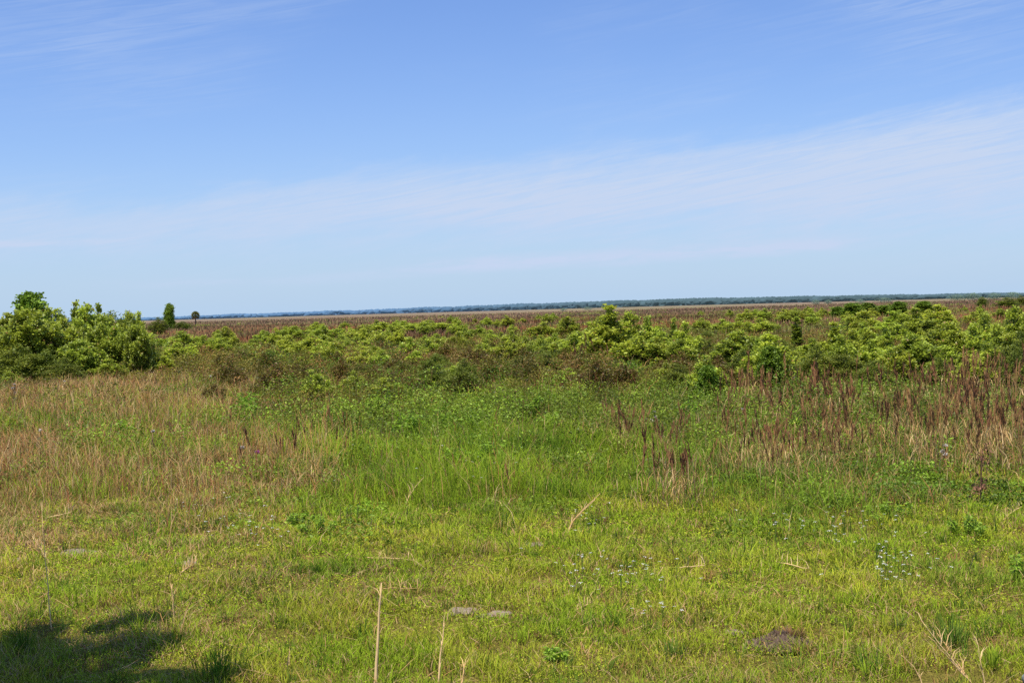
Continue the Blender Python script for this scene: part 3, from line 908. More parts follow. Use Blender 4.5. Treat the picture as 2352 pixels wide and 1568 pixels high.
hand = [
    # the hedge on the left
    ('round', 75, 846, 665, 78, 'tall round dark green tree rising highest in the left hedge', HEDGE),
    ('dome', 24, 852, 716, 110, 'dark sloping shrub left of the tall round tree in the hedge', HEDGE),
    ('dome', 72, 880, 703, 130, 'leafy yellow green sapling in front of the tall round tree', HEDGE),
    ('gum', 116, 862, 700, 70, 'pointed yellow green sapling right below the tall round tree', HEDGE),
    ('myrtle', -6, 880, 738, 90, 'dark shrub cut by the left picture edge', HEDGE),
    ('conical', 178, 850, 687, 62, 'sapling with two dark upright tips in middle of the left hedge', HEDGE),
    ('dome', 203, 862, 692, 100, 'bushy sapling with pale tip right of the two dark tips', HEDGE),
    ('dome', 132, 860, 706, 96, 'bushy sapling bridging the round tree and the dark tips', HEDGE),
    ('dome', 246, 858, 718, 92, 'bushy sapling below the thin whip in the hedge', HEDGE),
    ('column', 231, 856, 694, 22, 'thin whip of a sapling standing clear above the hedge', HEDGE),
    ('dome', 146, 872, 730, 110, 'olive shrub filling the dip between the hedge saplings', HEDGE),
    ('myrtle', 264, 848, 711, 120, 'broad olive brown shrub near the right end of the hedge', HEDGE),
    ('dome', 300, 846, 709, 66, 'green sapling behind the broad olive brown shrub', HEDGE),
    ('conical', 322, 832, 713, 48, 'last sapling at the right end of the left hedge', HEDGE),
    ('myrtle', 300, 838, 760, 80, 'low dark olive shrub under the last hedge sapling', HEDGE),
    ('myrtle', 45, 888, 786, 110, 'low dark shrub at the foot of the hedge by the picture edge', HEDGE),
    ('myrtle', 104, 886, 800, 90, 'low olive shrub at the foot of the hedge above dry grass', HEDGE),
    ('dome', 186, 880, 776, 86, 'rounded light sapling low in front of the hedge', HEDGE),
    ('myrtle', 150, 888, 820, 80, 'lowest dark shrub beneath the middle of the hedge', HEDGE),
    ('myrtle', 222, 872, 790, 70, 'dark shrub behind the yellow green bushes right of hedge', HEDGE),
    ('shrub', 20, 896, 850, 60, 'small green bush at hedge foot in the left corner', HEDGE),
    # beyond the hedge
    ('round', 390, 758, 695, 21, 'lone upright dark tree standing left of the palm', None),
    ('myrtle', 365, 768, 727, 40, 'dark olive shrub beside the lone upright tree', None),
    ('myrtle', 420, 758, 737, 44, 'low far shrub between the lone tree and the palm', None),
    # yellow green shrubs right of the hedge
    ('shrub', 265, 862, 781, 105, 'wide yellow green bush at the right foot of the hedge', MID),
    ('shrub', 250, 880, 822, 84, 'lower yellow green bush touching the dry grass', MID),
    ('shrub', 345, 814, 762, 82, 'bright green dome bush beneath the lone upright tree', MID),
    ('shrub', 312, 850, 790, 70, 'yellow green bush next to the wide one by the hedge', MID),
    ('shrub', 420, 812, 758, 84, 'light bush below the palm', MID),
    ('shrub', 470, 822, 768, 62, 'light bush right of the one below the palm', MID),
    ('shrub', 408, 838, 784, 84, 'light bush in front of the one below the palm', MID),
    ('gum', 378, 866, 814, 42, 'small upright light sapling in the dry grass edge', MID),
    ('shrub', 518, 792, 747, 46, 'rounded light bush standing alone before rust grass', MID),
    ('shrub', 505, 822, 776, 54, 'light bush just below the one standing alone', MID),
    ('shrub', 620, 846, 800, 66, 'pale bush alone amid brown brambles', MID),
    ('shrub', 675, 782, 748, 72, 'light bush at the far edge of the pale green drift', MID),
    ('shrub', 745, 784, 746, 66, 'round light bush topping the pale green drift', MID),
    ('shrub', 715, 826, 775, 100, 'largest light bush of the pale green drift', MID),
    ('shrub', 770, 832, 784, 74, 'light bush at right of the pale green drift', MID),
    ('shrub', 692, 858, 818, 66, 'nearest light bush of the pale green drift', MID),
    ('shrub', 834, 796, 746, 86, 'light bush between the pale drift and the small round ones', MID),
    ('shrub', 822, 822, 772, 66, 'pale bush in front of the drift gap', MID),
    ('gum', 917, 806, 757, 52, 'darker green sapling in the middle distance left of centre', MID),
    ('shrub', 942, 838, 772, 64, 'light loose bush below the darker sapling', MID),
    ('shrub', 880, 766, 738, 66, 'far light bush left of centre', MID),
    ('shrub', 926, 762, 736, 54, 'far light bush beside its twin left of centre', MID),
    ('shrub', 984, 764, 734, 96, 'long low far bush in the centre left', MID),
    ('shrub', 1100, 776, 746, 50, 'small bush behind the dense round one', MID),
    ('shrub', 1117, 830, 777, 54, 'dense round bush with dark underside left of the centre clump', MID),
    ('gum', 1161, 842, 769, 56, 'loose upright sapling right of the dense round bush', MID),
    ('shrub', 1192, 838, 796, 42, 'thin pale bush at the side of the loose sapling', MID),
    ('shrub', 1250, 780, 738, 66, 'light bush left behind the centre clump', MID),
    ('gum', 1304, 782, 724, 54, 'pointed sapling behind the left end of the centre clump', MID),
    # centre clump
    ('conical', 1404, 842, 696, 108, 'tallest pointed sapling in the centre clump', CENTRE),
    ('gum', 1382, 832, 722, 84, 'sapling leaning against the tallest one on its left', CENTRE),
    ('dome', 1330, 836, 758, 104, 'broad light sapling on left flank of the centre clump', CENTRE),
    ('shrub', 1302, 836, 780, 62, 'low bush at the left foot of the centre clump', CENTRE),
    ('gum', 1357, 826, 736, 76, 'mid height sapling left of the tallest in the clump', CENTRE),
    ('gum', 1447, 834, 712, 92, 'second tallest sapling right of the pointed one', CENTRE),
    ('gum', 1490, 830, 723, 72, 'third sapling from the tallest in the centre clump', CENTRE),
    ('shrub', 1468, 846, 770, 116, 'wide light bush at the front foot of the clump', CENTRE),
    ('gum', 1520, 840, 758, 70, 'light sapling filling the clump towards its right end', CENTRE),
    ('conical', 1549, 834, 727, 42, 'slim pointed sapling near the right end of the clump', CENTRE),
    ('gum', 1576, 842, 736, 74, 'rounded sapling closing the right end of the clump', CENTRE),
    ('shrub', 1565, 846, 776, 84, 'low bush under the right end of the clump', CENTRE),
    # right thicket
    ('gum', 1621, 920, 814, 86, 'near sapling with dark shaded middle right of the centre', RIGHT),
    ('dome', 1698, 860, 754, 112, 'broad pale sapling left in the right thicket', RIGHT),
    ('gum', 1765, 902, 760, 118, 'big sapling with dark hollow behind brown stalks', RIGHT),
    ('round', 1628, 923, 836, 42, 'dark leafy core at the foot of the near shaded sapling', RIGHT),  # added dark crown stands in for shade in the sapling's middle
    ('round', 1772, 906, 792, 52, 'dark leafy core inside the big hollow sapling', RIGHT),  # likewise added, its dark leaves stand in for the hollow's shade
    ('column', 1831, 812, 724, 24, 'narrow column shaped sapling sticking up alone', RIGHT),
    ('gum', 1868, 846, 774, 76, 'low sapling right of the column shaped one', RIGHT),
    ('conical', 1918, 846, 737, 78, 'pointed sapling in the middle of the right thicket', RIGHT),
    ('gum', 1960, 850, 752, 70, 'sapling between two pointed ones in the thicket', RIGHT),
    ('gum', 1996, 856, 755, 84, 'light sapling left of the large pale one', RIGHT),
    ('conical', 2036, 850, 744, 58, 'second pointed sapling of the right thicket', RIGHT),
    ('dome', 2100, 880, 764, 126, 'largest pale sapling of the right thicket with dark hollow', RIGHT),
    ('gum', 2066, 884, 790, 80, 'lower sapling in front left of the largest pale one', RIGHT),
    ('dome', 2184, 864, 734, 110, 'yellow tinged broad sapling right of the largest pale one', RIGHT),
    ('gum', 1986, 776, 711, 80, 'sapling at the back of the thicket before the shrub row', RIGHT),
    ('gum', 2050, 786, 712, 84, 'loose sapling at the back of the right thicket', RIGHT),
    ('gum', 2104, 790, 704, 96, 'wide rear sapling at top of the right thicket', RIGHT),
    ('gum', 2156, 776, 696, 80, 'highest rear sapling of the right thicket', RIGHT),
    ('gum', 2262, 832, 718, 96, 'full sapling near the right picture edge', RIGHT),
    ('gum', 2334, 846, 699, 92, 'tall sapling cut by the right picture edge', RIGHT),
    ('gum', 2234, 900, 822, 100, 'bright low sapling behind the right hand stalks', RIGHT),
    ('myrtle', 2342, 900, 796, 80, 'dark shrub at the right edge behind stalks', RIGHT),
    ('myrtle', 2290, 880, 790, 80, 'grey green shrub between bright sapling and the edge', RIGHT),
    ('myrtle', 1940, 890, 810, 110, 'dull green shrub beneath the middle pointed sapling', RIGHT),
    ('myrtle', 2010, 896, 826, 90, 'dull shrub under the lower front sapling', RIGHT),
    ('myrtle', 1850, 886, 820, 90, 'olive shrub beneath the column shaped sapling', RIGHT),
    ('myrtle', 2160, 896, 818, 90, 'dark shrub beneath the yellow tinged sapling', RIGHT),
    ('myrtle', 2060, 800, 742, 80, 'olive shrub between rear and front thicket saplings', RIGHT),
    # row behind
    ('round', 1925, 732, 703, 30, 'leftmost round shrub in the row behind the thicket', BACK),
    ('round', 1958, 734, 694, 40, 'second and fullest shrub in the row behind the thicket', BACK),
    ('round', 1993, 730, 694, 34, 'third shrub in the row behind the thicket', BACK),
    ('round', 2030, 728, 700, 36, 'fourth and lowest shrub in the row behind the thicket', BACK),
    ('round', 2065, 730, 691, 34, 'fifth shrub standing dark at the end of the row', BACK),
    ('round', 2122, 726, 690, 36, 'dome shrub right beyond the row end', BACK),
    ('shrub', 1715, 742, 709, 36, 'far light shrub above the near dark hollow sapling', BACK),
    ('shrub', 1757, 740, 707, 34, 'far light shrub left of the column shaped sapling', BACK),
    ('shrub', 1800, 738, 709, 36, 'far low shrub next to the column shaped sapling', BACK),
    ('shrub', 1828, 738, 705, 24, 'far small shrub above the column shaped sapling', BACK),
    ('shrub', 1862, 738, 707, 40, 'far light shrub right above the column shaped sapling', BACK),
    ('myrtle', 2256, 706, 681, 24, 'dark far shrub alone at far right', None),
    ('myrtle', 2314, 708, 682, 52, 'long dark far shrub near the right edge', None),
    ('myrtle', 2345, 704, 678, 26, 'dark far shrub touching the right picture edge', None),
    ('shrub', 1700, 772, 728, 70, 'light shrub behind the broad pale sapling', RIGHT),
    ('shrub', 1745, 776, 728, 74, 'light shrub behind the dark hollow sapling', RIGHT),
    ('shrub', 1660, 766, 732, 60, 'low green shrub right behind the centre clump end', RIGHT),
]
for h in hand:
    plant(*h)
# leafy infill that closes the hedge and the thicket into continuous masses
def line(x, pts):
    return float(np.interp(x, [p[0] for p in pts], [p[1] for p in pts]))


HT = [(-40, 740), (0, 728), (45, 712), (110, 712), (150, 728), (200, 712), (250, 728), (300, 722), (330, 735), (360, 790)]
for i in range(20):
    x = -30 + 370 * (i + rng.uniform(.1, .9)) / 20
    by = rng.uniform(838, 880)
    ty = line(x, HT) + rng.uniform(2, 55)
    plant(('dome', 'gum', 'dome', 'myrtle')[i % 4], x, by, ty, rng.uniform(66, 110), 'leafy sapling closing a gap inside the left hedge', 'infill saplings of the left hedge', cat='sapling')
RT = [(1640, 775), (1700, 758), (1800, 768), (1900, 752), (2000, 752), (2100, 758), (2200, 742), (2300, 728), (2380, 712)]
for i in range(30):
    x = 1690 + 690 * (i + rng.uniform(.1, .9)) / 30
    by = rng.uniform(838, 892)
    ty = line(x, RT) + rng.uniform(2, 52)
    plant('gum' if i % 4 else 'myrtle', x, by, ty, rng.uniform(62, 100), 'leafy sapling closing a gap inside the right thicket', 'infill saplings of the right thicket', cat='sapling')
for i in range(16):
    x = 1960 + 420 * rng.uniform(0, 1)
    by = rng.uniform(762, 815)
    plant('gum', x, by, by - rng.uniform(48, 72), rng.uniform(50, 80), 'sapling on the rising rear slope of the right thicket', 'rear saplings of the right thicket')
for i in range(9):
    x = 1310 + 270 * (i + rng.uniform(.2, .8)) / 9
    by = rng.uniform(824, 846)
    plant('gum', x, by, rng.uniform(752, 785), rng.uniform(50, 80), 'leafy sapling closing a gap inside the centre clump', 'infill saplings of the centre clump')

# the many small shrubs that only read as a scatter
def scatter(n, x0, x1, y0, y1, hpx, kind, label, group):
    for i in range(n):
        x = rng.uniform(x0, x1); by = rng.uniform(y0, y1) - 0.028 * (x - 1176)
        d = at(x, by)[1]
        h = rng.uniform(*hpx) * 95 / d
        w = h * rng.uniform(.8, 1.4)
        plant(kind, x, by, by - h, w, label, group)


scatter(50, 480, 1190, 752, 806, (42, 72), 'shrub', 'small light green shrub in the scatter behind the brown brambles', 'scattered light shrubs behind the brambles')
scatter(24, 540, 1280, 796, 846, (34, 58), 'shrub', 'small pale shrub scattered among the brown brambles left of centre', 'scattered pale shrubs among the brambles')
scatter(40, 1600, 2340, 735, 790, (42, 70), 'shrub', 'small green shrub scattered between the thicket and the far prairie', 'scattered shrubs beyond the thicket')
scatter(22, 620, 1300, 738, 756, (40, 80), 'shrub', 'tiny far shrub dotted on the rust brown prairie', 'far shrubs dotted over the rust prairie')
scatter(44, 520, 1640, 800, 915, (26, 50), 'myrtle', 'small dark green bush sunk among the brambles', 'dark bushes in the brambles')
scatter(70, 480, 1660, 800, 915, (26, 50), 'brown', 'low reddish olive bush in the bramble field of the middle distance', 'reddish bushes in the brambles')
scatter(14, 700, 1560, 862, 925, (26, 44), 'shrub', 'fresh green bush in front of the brambles above the tall sward', 'fresh bushes before the brambles')


# far single trees in front of the forest
FARM = {}
def far_tree(px, d, h, w, label):
    S = Soup()
    k = 500
    z = rng.uniform(0.1, 1, k); a = rng.uniform(0, 6.28, k); q = np.sqrt(rng.uniform(0, 1, k))
    e = np.sqrt(np.clip(1 - (2 * z - .95) ** 2, .05, 1)) * w / 2 * (1 + .25 * np.sin(3 * a))
    pos = np.stack([e * q * np.cos(a), e * q * np.sin(a), z * h], -1)
    c = np.array([0.085, 0.125, 0.095]) * rng.uniform(.7, 1.4, k)[:, None] * (0.6 + .6 * z)[:, None]
    S.leaves(pos, rng.uniform(.8, 1.6, k) * h / 9, c, aspect=.9)
    root = empty('far_tree', ((px - 1176) / F * d, d, 0))
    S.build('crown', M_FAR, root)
    T = Soup(); T.tube([(0, 0, -.2), (0.1, 0, h * .4), (0, 0, h * .8)], [h * .03, h * .02, h * .01], (1, 1, 1))
    T.build('trunk', M_BARK, root)
    tag(root, label, 'tree', 'single trees before the far forest')


for a in [(1876, 1000, 3.4, 6, 'small hazy tree before the forest, first from the left of the right hand ones'),
          (1905, 1100, 3.2, 6, 'pale hazy treelet beside the first one before the forest'),
          (1978, 850, 3.0, 7, 'small dark tree on the plain above the shrub row'),
          (2033, 950, 3.8, 12, 'wide hazy tree in front of the forest above the shrub row'),
          (2200, 1050, 4.6, 13, 'broad hazy tree group member nearest the far right dark shrubs'),
          (2235, 1000, 5.2, 14, 'tallest hazy tree standing before the forest at right'),
          (2285, 1050, 4.8, 12, 'hazy tree between the tallest one and the edge'),
          (2330, 950, 5.0, 12, 'hazy tree before the forest at the right picture edge'),
          (1352, 1300, 3.0, 9, 'flat dark treelet on the plain above the centre clump'),
          (1296, 1200, 2.5, 6, 'tiny dark treelet on the plain left above the centre clump')]:
    far_tree(*a)


# palm
def palm():
    p = at(449, 749)
    h = 35 * p[1] / F
    root = empty('palm_tree', p)
    T = Soup()
    qs = np.linspace(0, 1, 9)
    T.tube([(0.12 * math.sin(q * 2), 0.05 * q, -0.1 + h * .72 * q) for q in qs], [0.24 - .05 * q + .03 * math.sin(q * 20) for q in qs], (1, 1, 1), 10)
    T.build('trunk', M_PALMBARK, root)
    S = Soup(); D = Soup()
    c = np.array([0.12 * math.sin(2.0), .05, h * .72])
    for i in range(44):
        a = i * 2.399; el = 1.35 - 2.2 * (i / 43)
        d = np.array([math.cos(a) * math.cos(el), math.sin(a) * math.cos(el), math.sin(el)])
        L = 0.85
        e = c + d * L + np.array([0, 0, -.06])
        dead = el < -.45
        col = np.array([0.34, 0.23, 0.10]) if dead else (mixc(np.array([0.16, .20, .04]), np.array([0.34, .33, .08]), rng.uniform(0, 1)))
        X = D if dead else S
        X.tube([c, (c + e) / 2 + np.array([0, 0, .05]), e], [.03, .025, .02], col, 4)
        side = np.cross(d, [0, 0, 1.0]); side /= np.linalg.norm(side) + 1e-6
        k = 16
        th = np.linspace(-1.25, 1.25, k)
        tip = e + 1.25 * (np.cos(th)[:, None] * d + np.sin(th)[:, None] * side) * 0.95 + np.array([0, 0, -.28]) * (0.4 + np.abs(th))[:, None]
        V = np.zeros((k, 4, 3)); w = .07
        nrm = (tip - e); nrm /= np.linalg.norm(nrm, axis=1, keepdims=True)
        pr = np.cross(nrm, d); pr = np.cross(np.cross(side, d), nrm); pr /= np.linalg.norm(pr, axis=1, keepdims=True) + 1e-6
        mid = e * .45 + tip * .55 + np.array([0, 0, .06])
        V[:, 0] = e; V[:, 1] = mid + pr * w; V[:, 2] = tip; V[:, 3] = mid - pr * w
        X._add(V, [(0, 1, 2), (0, 2, 3)], np.repeat(np.broadcast_to(col, (k, 3))[:, None], 4, 1) * rng.uniform(.7, 1.2))
    S.build('frond_crown', M_MYRTLE, root)
    o = D.build('dead_frond_skirt', M_DRY, root); o['label'] = 'brown hanging dead fronds'
    tag(root, 'small lone cabbage palm on the horizon beyond the left hedge', 'palm')


palm()


# ----------------------------------------------------------------------------
# dry stalk clumps (bushy brown grass heads)
# ----------------------------------------------------------------------------
def stalk_meshes(seed, Hh, n, spread, plume=.6, tan=0.0):
    r = np.random.default_rng(seed)
    S, Hd, B = Soup(), Soup(), Soup()
    for i in range(n):
        a = r.uniform(0, 6.28); q = r.uniform(0, spread)
        b = np.array([q * math.cos(a), q * math.sin(a), -.03])
        h = Hh * r.uniform(.6, 1.0)
        ln = np.array([r.normal(0.06, .17), r.normal(0, .14)]) * h
        tip = b + np.array([ln[0], ln[1], h])
        mid = b + np.array([ln[0] * .35, ln[1] * .35, h * .55])
        cc = np.array([0.27, 0.155, 0.062]) * r.uniform(.5, 1.5)
        S.tube([b, mid, tip], [.0052, .0045, .003], mixc(cc, TAN * r.uniform(.6, 1.2), tan), 4)
        # feathery plume, nodding to one side
        cc = mixc(cc, TAN * r.uniform(.6, 1.2), tan)
        if i == 0 or r.uniform() < plume:
            k = 28
            t = r.uniform(.70, 1.0, k)
            pos = mid + (tip - mid) * ((t - .55) / .45)[:, None] + r.normal(0, .010, (k, 3))
            hc = mixc(np.array([0.18, 0.080, 0.030]), np.array([0.34, 0.19, 0.085]), r.uniform(0, 1, k)) * r.uniform(.6, 1.4, k)[:, None]
            Hd.blades(pos, r.uniform(.07, .18, k), .0135, r.uniform(.1, .5, k), r.normal(.2, .9, k), hc * .8, hc)
    k = n * 8
    a = r.uniform(0, 6.28, k); q = r.uniform(0, spread * 1.2, k)
    hc = mixc(TAN, STRAW * 1.25, r.uniform(0, 1, k)) * r.uniform(.4, 1.3, k)[:, None]
    B.blades(np.stack([q * np.cos(a), q * np.sin(a), r.uniform(0, Hh * .4, k)], -1), r.uniform(.15, .42, k), .011, r.uniform(.3, 1.5, k), r.uniform(0, 6.28, k), hc * .7, hc)
    return S.mesh('stems', M_STALK), Hd.mesh('seed_sprays', M_STALK), B.mesh('dry_foliage', M_DRY)


ST = [stalk_meshes(300 + i, 1.35, n, s) for i, (n, s) in enumerate([(4, .26), (7, .46), (3, .2), (9, .6), (6, .4)])]
ST += [stalk_meshes(320 + i, 1.35, n, s, .12, .7) for i, (n, s) in enumerate([(4, .3), (6, .4), (3, .2)])]
stroot = {}
def stalks(px, by, hm, label, group, var):
    p = at(px, by)
    v = var % 5 if px > 1380 or by < 900 else 5 + var % 3
    sc = 1.25 * hm / 1.35
    rz = float(rng.uniform(0, 6.28))
    if v not in stroot:
        root = empty('dry_stalk_clump', p, rz, (sc, sc, sc))
        ch = [link(m.name.split('.')[0], m, root) for m in ST[v]]
        stroot[v] = (root, ch)
    else:
        r0, ch = stroot[v]
        root = r0.copy(); COL.objects.link(root)
        for o in ch:
            q = o.copy(); COL.objects.link(q); q.parent = root
        root.location = p; root.rotation_euler = (0, 0, rz); root.scale = (sc, sc, sc)
    tag(root, label, 'dry stalks', group)
    return root


k = 0
for (n, x0, x1, y0, y1, h0, h1, label, group) in [
        (40, 1680, 2352, 930, 1005, 1.1, 1.65, 'rust headed dry stalk clump in the dense row under the right thicket', 'stalk clumps under the right thicket'),
        (30, 2040, 2380, 1000, 1120, .95, 1.5, 'brown dry stalk clump in the stand by the right edge', 'stalk clumps in the right edge stand'),
        (24, 1640, 2040, 1000, 1130, .75, 1.2, 'thin brown stalk clump among green herbs right of centre', 'stalk clumps among the herbs'),
        (9, 1505, 1665, 985, 1190, .9, 1.5, 'tall brown stalk clump in the upright bunch right of centre', 'stalk clumps in the upright bunch'),
        (8, 1390, 1500, 990, 1050, .7, 1.0, 'faded stalk clump left of the fluffy dead thistle', 'faded stalk clumps beside the thistle'),
        (12, 680, 830, 1010, 1120, .85, 1.25, 'dry stalk clump between the straw grass and green sward', 'stalk clumps at the edge of the sward'),
        (7, 540, 640, 1020, 1110, .7, 1.1, 'dry stalk clump standing in the straw grass left of centre', 'stalk clumps in the straw grass')]:
    for i in range(n):
        k += 1
        stalks(rng.uniform(x0, x1), rng.uniform(y0, y1), rng.uniform(h0, h1), label, group, k)
for (px, by, hm, label) in [(575, 1100, 1.2, 'thick rust brown stalk bunch by the pink thistle flower'),
                            (1163, 1180, .95, 'lone brown stalk pair in front of the green sward'),
                            (2235, 925, 1.6, 'tallest rust headed stalks before the bright low sapling'),
                            (1330, 865, 1.8, 'far rust stalk bunch standing left of the centre clump'),
                            (1397, 862, 1.5, 'rust stalk bunch at the dark foot of the centre clump')]:
    k += 1
    stalks(px, by, hm, label, None, k)


# ----------------------------------------------------------------------------
# foreground things: single straws, tufts, herbs, thistles, sedges
# ----------------------------------------------------------------------------
def straw(px, by, tx, ty, label, bend=0.0, lying=False, n=1, rad=.006):
    """a dead stem from its foot to its tip"""
    b = at(px, by)
    d = b[1]
    root = empty('dead_straw', b)
    for j in range(n):
        S = Soup()
        if lying:
            e = at(tx, ty) - b; e[2] = 0.07
        else:
            e = np.array([(tx - px) * d / F, rng.normal(0, .03), (by - ty) * d / F])
        e = e * (1 if j == 0 else rng.uniform(.6, .9)) + (rng.normal(0, .04, 3) if j else 0)
        pts = []
        m = 9
        for i in range(m):
            q = i / (m - 1)
            P = e * q + np.array([bend * math.sin(q * math.pi) * d / F, 0, 0])
            P[2] = max(P[2], -.03) + (.03 if lying else -.03 * (1 - q))
            pts.append(P + rng.normal(0, .004, 3))
        cc = mixc(STRAW, TAN, rng.uniform(0, .5)) * rng.uniform(1.15, 1.4)
        S.tube(pts, [1.7 * rad * (1.15 - .75 * i / (m - 1)) for i in range(m)], cc, 6)
        kk = 10
        qi = rng.integers(2, m, kk)
        hc = np.broadcast_to(cc, (kk, 3)) * rng.uniform(.8, 1.2, kk)[:, None]
        S.blades(np.array(pts)[qi], rng.uniform(.06, .2, kk), .008, rng.uniform(.1, 1.0, kk), rng.uniform(0, 6.28, kk), hc, hc)
        S.build('stem', M_DRY, root)
    tag(root, label, 'dead stem', 'dead straws in the short grass')


straw(862, 1575, 882, 1338, 'tall pale dead stem upright at the bottom left of centre', rad=.010)
straw(1005, 1575, 1024, 1428, 'shorter pale dead stem right of the tall one', rad=.006)
straw(1060, 1580, 1066, 1536, 'stub of a pale stem at the bottom edge', rad=.006)
straw(400, 1432, 398, 1340, 'bent pale stem standing above the tree shadow', rad=.006)
straw(1300, 1232, 1382, 1133, 'pale arching stem leaning right before the dark tuft', bend=-14, rad=.006, n=2)
straw(930, 1165, 975, 1098, 'small arching straw beside the green spire', bend=-8, rad=.005)
straw(2235, 1565, 2120, 1420, 'long pair of fallen straws leaning left at bottom right', n=3, rad=.0035)
straw(2120, 1570, 2070, 1500, 'curved straw at the bottom right corner', bend=10, rad=.0035)
straw(2262, 1575, 2250, 1480, 'brown stem beside the fallen straws', rad=.0025)
straw(115, 1290, 62, 1222, 'spray of pale straws at left above the sandy patch', n=5, rad=.004)
straw(118, 1440, 104, 1178, 'tall thin brown stem at left', rad=.004)
straw(841, 1284, 951, 1301, 'straw lying flat left of centre on the grass', lying=True, rad=.004, bend=5)
straw(866, 1355, 960, 1368, 'straw lying flat beside the small dry tuft', lying=True, rad=.003, bend=-4)
straw(1322, 1407, 1364, 1399, 'lying stick right of the sandy patch', lying=True, rad=.006)
straw(1760, 1290, 1858, 1322, 'straw lying aslant near the green twin spires', lying=True, rad=.006)
straw(1560, 1308, 1620, 1316, 'short straw lying beneath the twin spires', lying=True, rad=.006)
straw(2300, 1195, 2356, 1172, 'bright lying stick at the right edge under dark dead plant', lying=True, rad=.009)
straw(110, 1192, 165, 1188, 'straw lying at the left in dry grass', lying=True, rad=.008)
straw(415, 1320, 455, 1300, 'small pile of straws at the left sandy strip', lying=True, n=4, rad=.005)


def tuft_mesh(seed, n, hgt, col, w=.008, spread=.1):
    S = Soup()
    a = rng.uniform(0, 6.28, n); q = rng.uniform(0, spread, n)
    c = np.asarray(col) * rng.uniform(.6, 1.35, n)[:, None]
    S.blades(np.stack([q * np.cos(a), q * np.sin(a), np.full(n, -.02)], -1), hgt * rng.uniform(.5, 1.15, n), w, rng.uniform(.1, .9, n), a + rng.normal(0, .6, n), c * .5, c)
    return S.mesh('grass_tuft', M_GRASS)


def tuft(px, by, h, label, col=G_DEEP, n=70, spread=.1):
    p = at(px, by)
    o = link('grass_tuft', tuft_mesh(0, n, h, col, spread=spread)); o.location = p
    tag(o, label, 'grass tuft', 'taller grass tufts in the short grass')


tuft(505, 1562, .42, 'dark green grass tuft at the right edge of the tree shadow', G_DEEP * 1.1, 130, .25)
tuft(520, 1425, .20, 'bright tuft above the tree shadow', G_BRIGHT * 1.2, 60, .15)
tuft(520, 1350, .20, 'yellow green tuft in the left middle of the lawn', G_YEL, 80, .2)
tuft(2185, 1480, .34, 'deep green tuft at right below the white sedges', G_COOL, 110, .16)
tuft(1550, 1510, .24, 'coarse tuft beside the dark spot right of centre', G_COOL, 70, .14)
tuft(862, 1375, .13, 'small dry brown tuft left of the centre', BROWN * 1.2, 90, .12)
tuft(1360, 1210, .26, 'blue green tuft by the arching stem', G_DEEP, 90, .15)
tuft(1275, 1145, .55, 'lush dark tuft at the front of the tall sward', G_DEEP * 1.3, 260, .5)
tuft(740, 1490, .22, 'light tuft right of the tree shadow', G_BRIGHT, 60, .14)
tuft(55, 1500, .45, 'tall thin dark tuft in the left shade', G_DEEP, 50, .1)
tuft(175, 1180, .2, 'olive tuft in the left dry grass', OLIVE, 70, .15)
tuft(2060, 1445, .2, 'small green tuft left of the fallen straws', G_COOL, 60, .12)
tuft(2280, 1530, .25, 'green tuft near the grey stone', G_BRIGHT, 80, .15)
tuft(2190, 1290, .14, 'brownish tuft right of the sedge patch', TAN * .8, 100, .13)
tuft(370, 1180, .12, 'matted brown tuft in the left lawn', BROWN * 1.3, 90, .2)
tuft(1810, 1180, .2, 'dark mat of herbs under the brown stalks', G_DEEP, 220, .26)


def spire(px, by, h, label, n=2, dense=1.0):
    """feathery green stalk"""
    S, T = Soup(), Soup()
    for j in range(n):
        b = np.array([rng.normal(0, .22 * h * (n > 2) + .03 * (n > 1)), rng.normal(0, .12 * h + .02), -.02])
        hh = h * rng.uniform(.75, 1.0)
        top = b + np.array([rng.normal(0, .03), 0, hh])
        T.tube([b, (b + top) / 2, top], [.006, .005, .002], (0.09, 0.11, 0.03), 5)
        k = int(90 * dense)
        q = rng.uniform(.08, 1, k)
        c = mixc(np.array([0.14, .28, .03]), np.array([.25, .40, .05]), q) * rng.uniform(.7, 1.3, k)[:, None]
        S.blades(b + (top - b) * q[:, None], (0.10 * h + .03) * (1.15 - q * .8) * rng.uniform(.6, 1.2, k), .005 + .003 * h, rng.uniform(.5, 1.2, k), rng.uniform(0, 6.28, k), c * .8, c)
    root = empty('feathery_weed', at(px, by))
    S.build('foliage', M_GRASS, root); T.build('stem', M_UNDER, root)
    tag(root, label, 'weed', 'feathery green weeds')


spire(820, 1205, .40, 'bushy feathery green weed left of centre', 8, .45)
spire(1718, 1290, .36, 'twin green spires in the lawn right of centre', 2)
spire(1828, 1010, 1.5, 'tall dark green spire among the brown stalks', 1, 1.4)
spire(1945, 980, 1.6, 'tall green spire right of another among the stalks', 1, 1.4)
spire(1945, 1225, .3, 'small feathery weed beneath the stalks', 3)
spire(2035, 1290, .28, 'soft feathery weed by the white sedge patch', 4)
spire(68, 965, .8, 'left green spire group in the straw grass', 3)
spire(130, 975, .8, 'second green spire group in the straw grass', 3)
spire(155, 985, .75, 'third green spire group in the straw grass', 3)
spire(40, 1240, .3, 'dark weed at the left edge of the lawn', 4)
spire(1180, 1215, .3, 'feathery weed in the centre by the sandy spot', 3)
spire(2120, 1010, 1.0, 'green spire within the right edge stalk stand', 2)
spire(2250, 1230, .35, 'dense dark weed at right under the dead plant', 6)


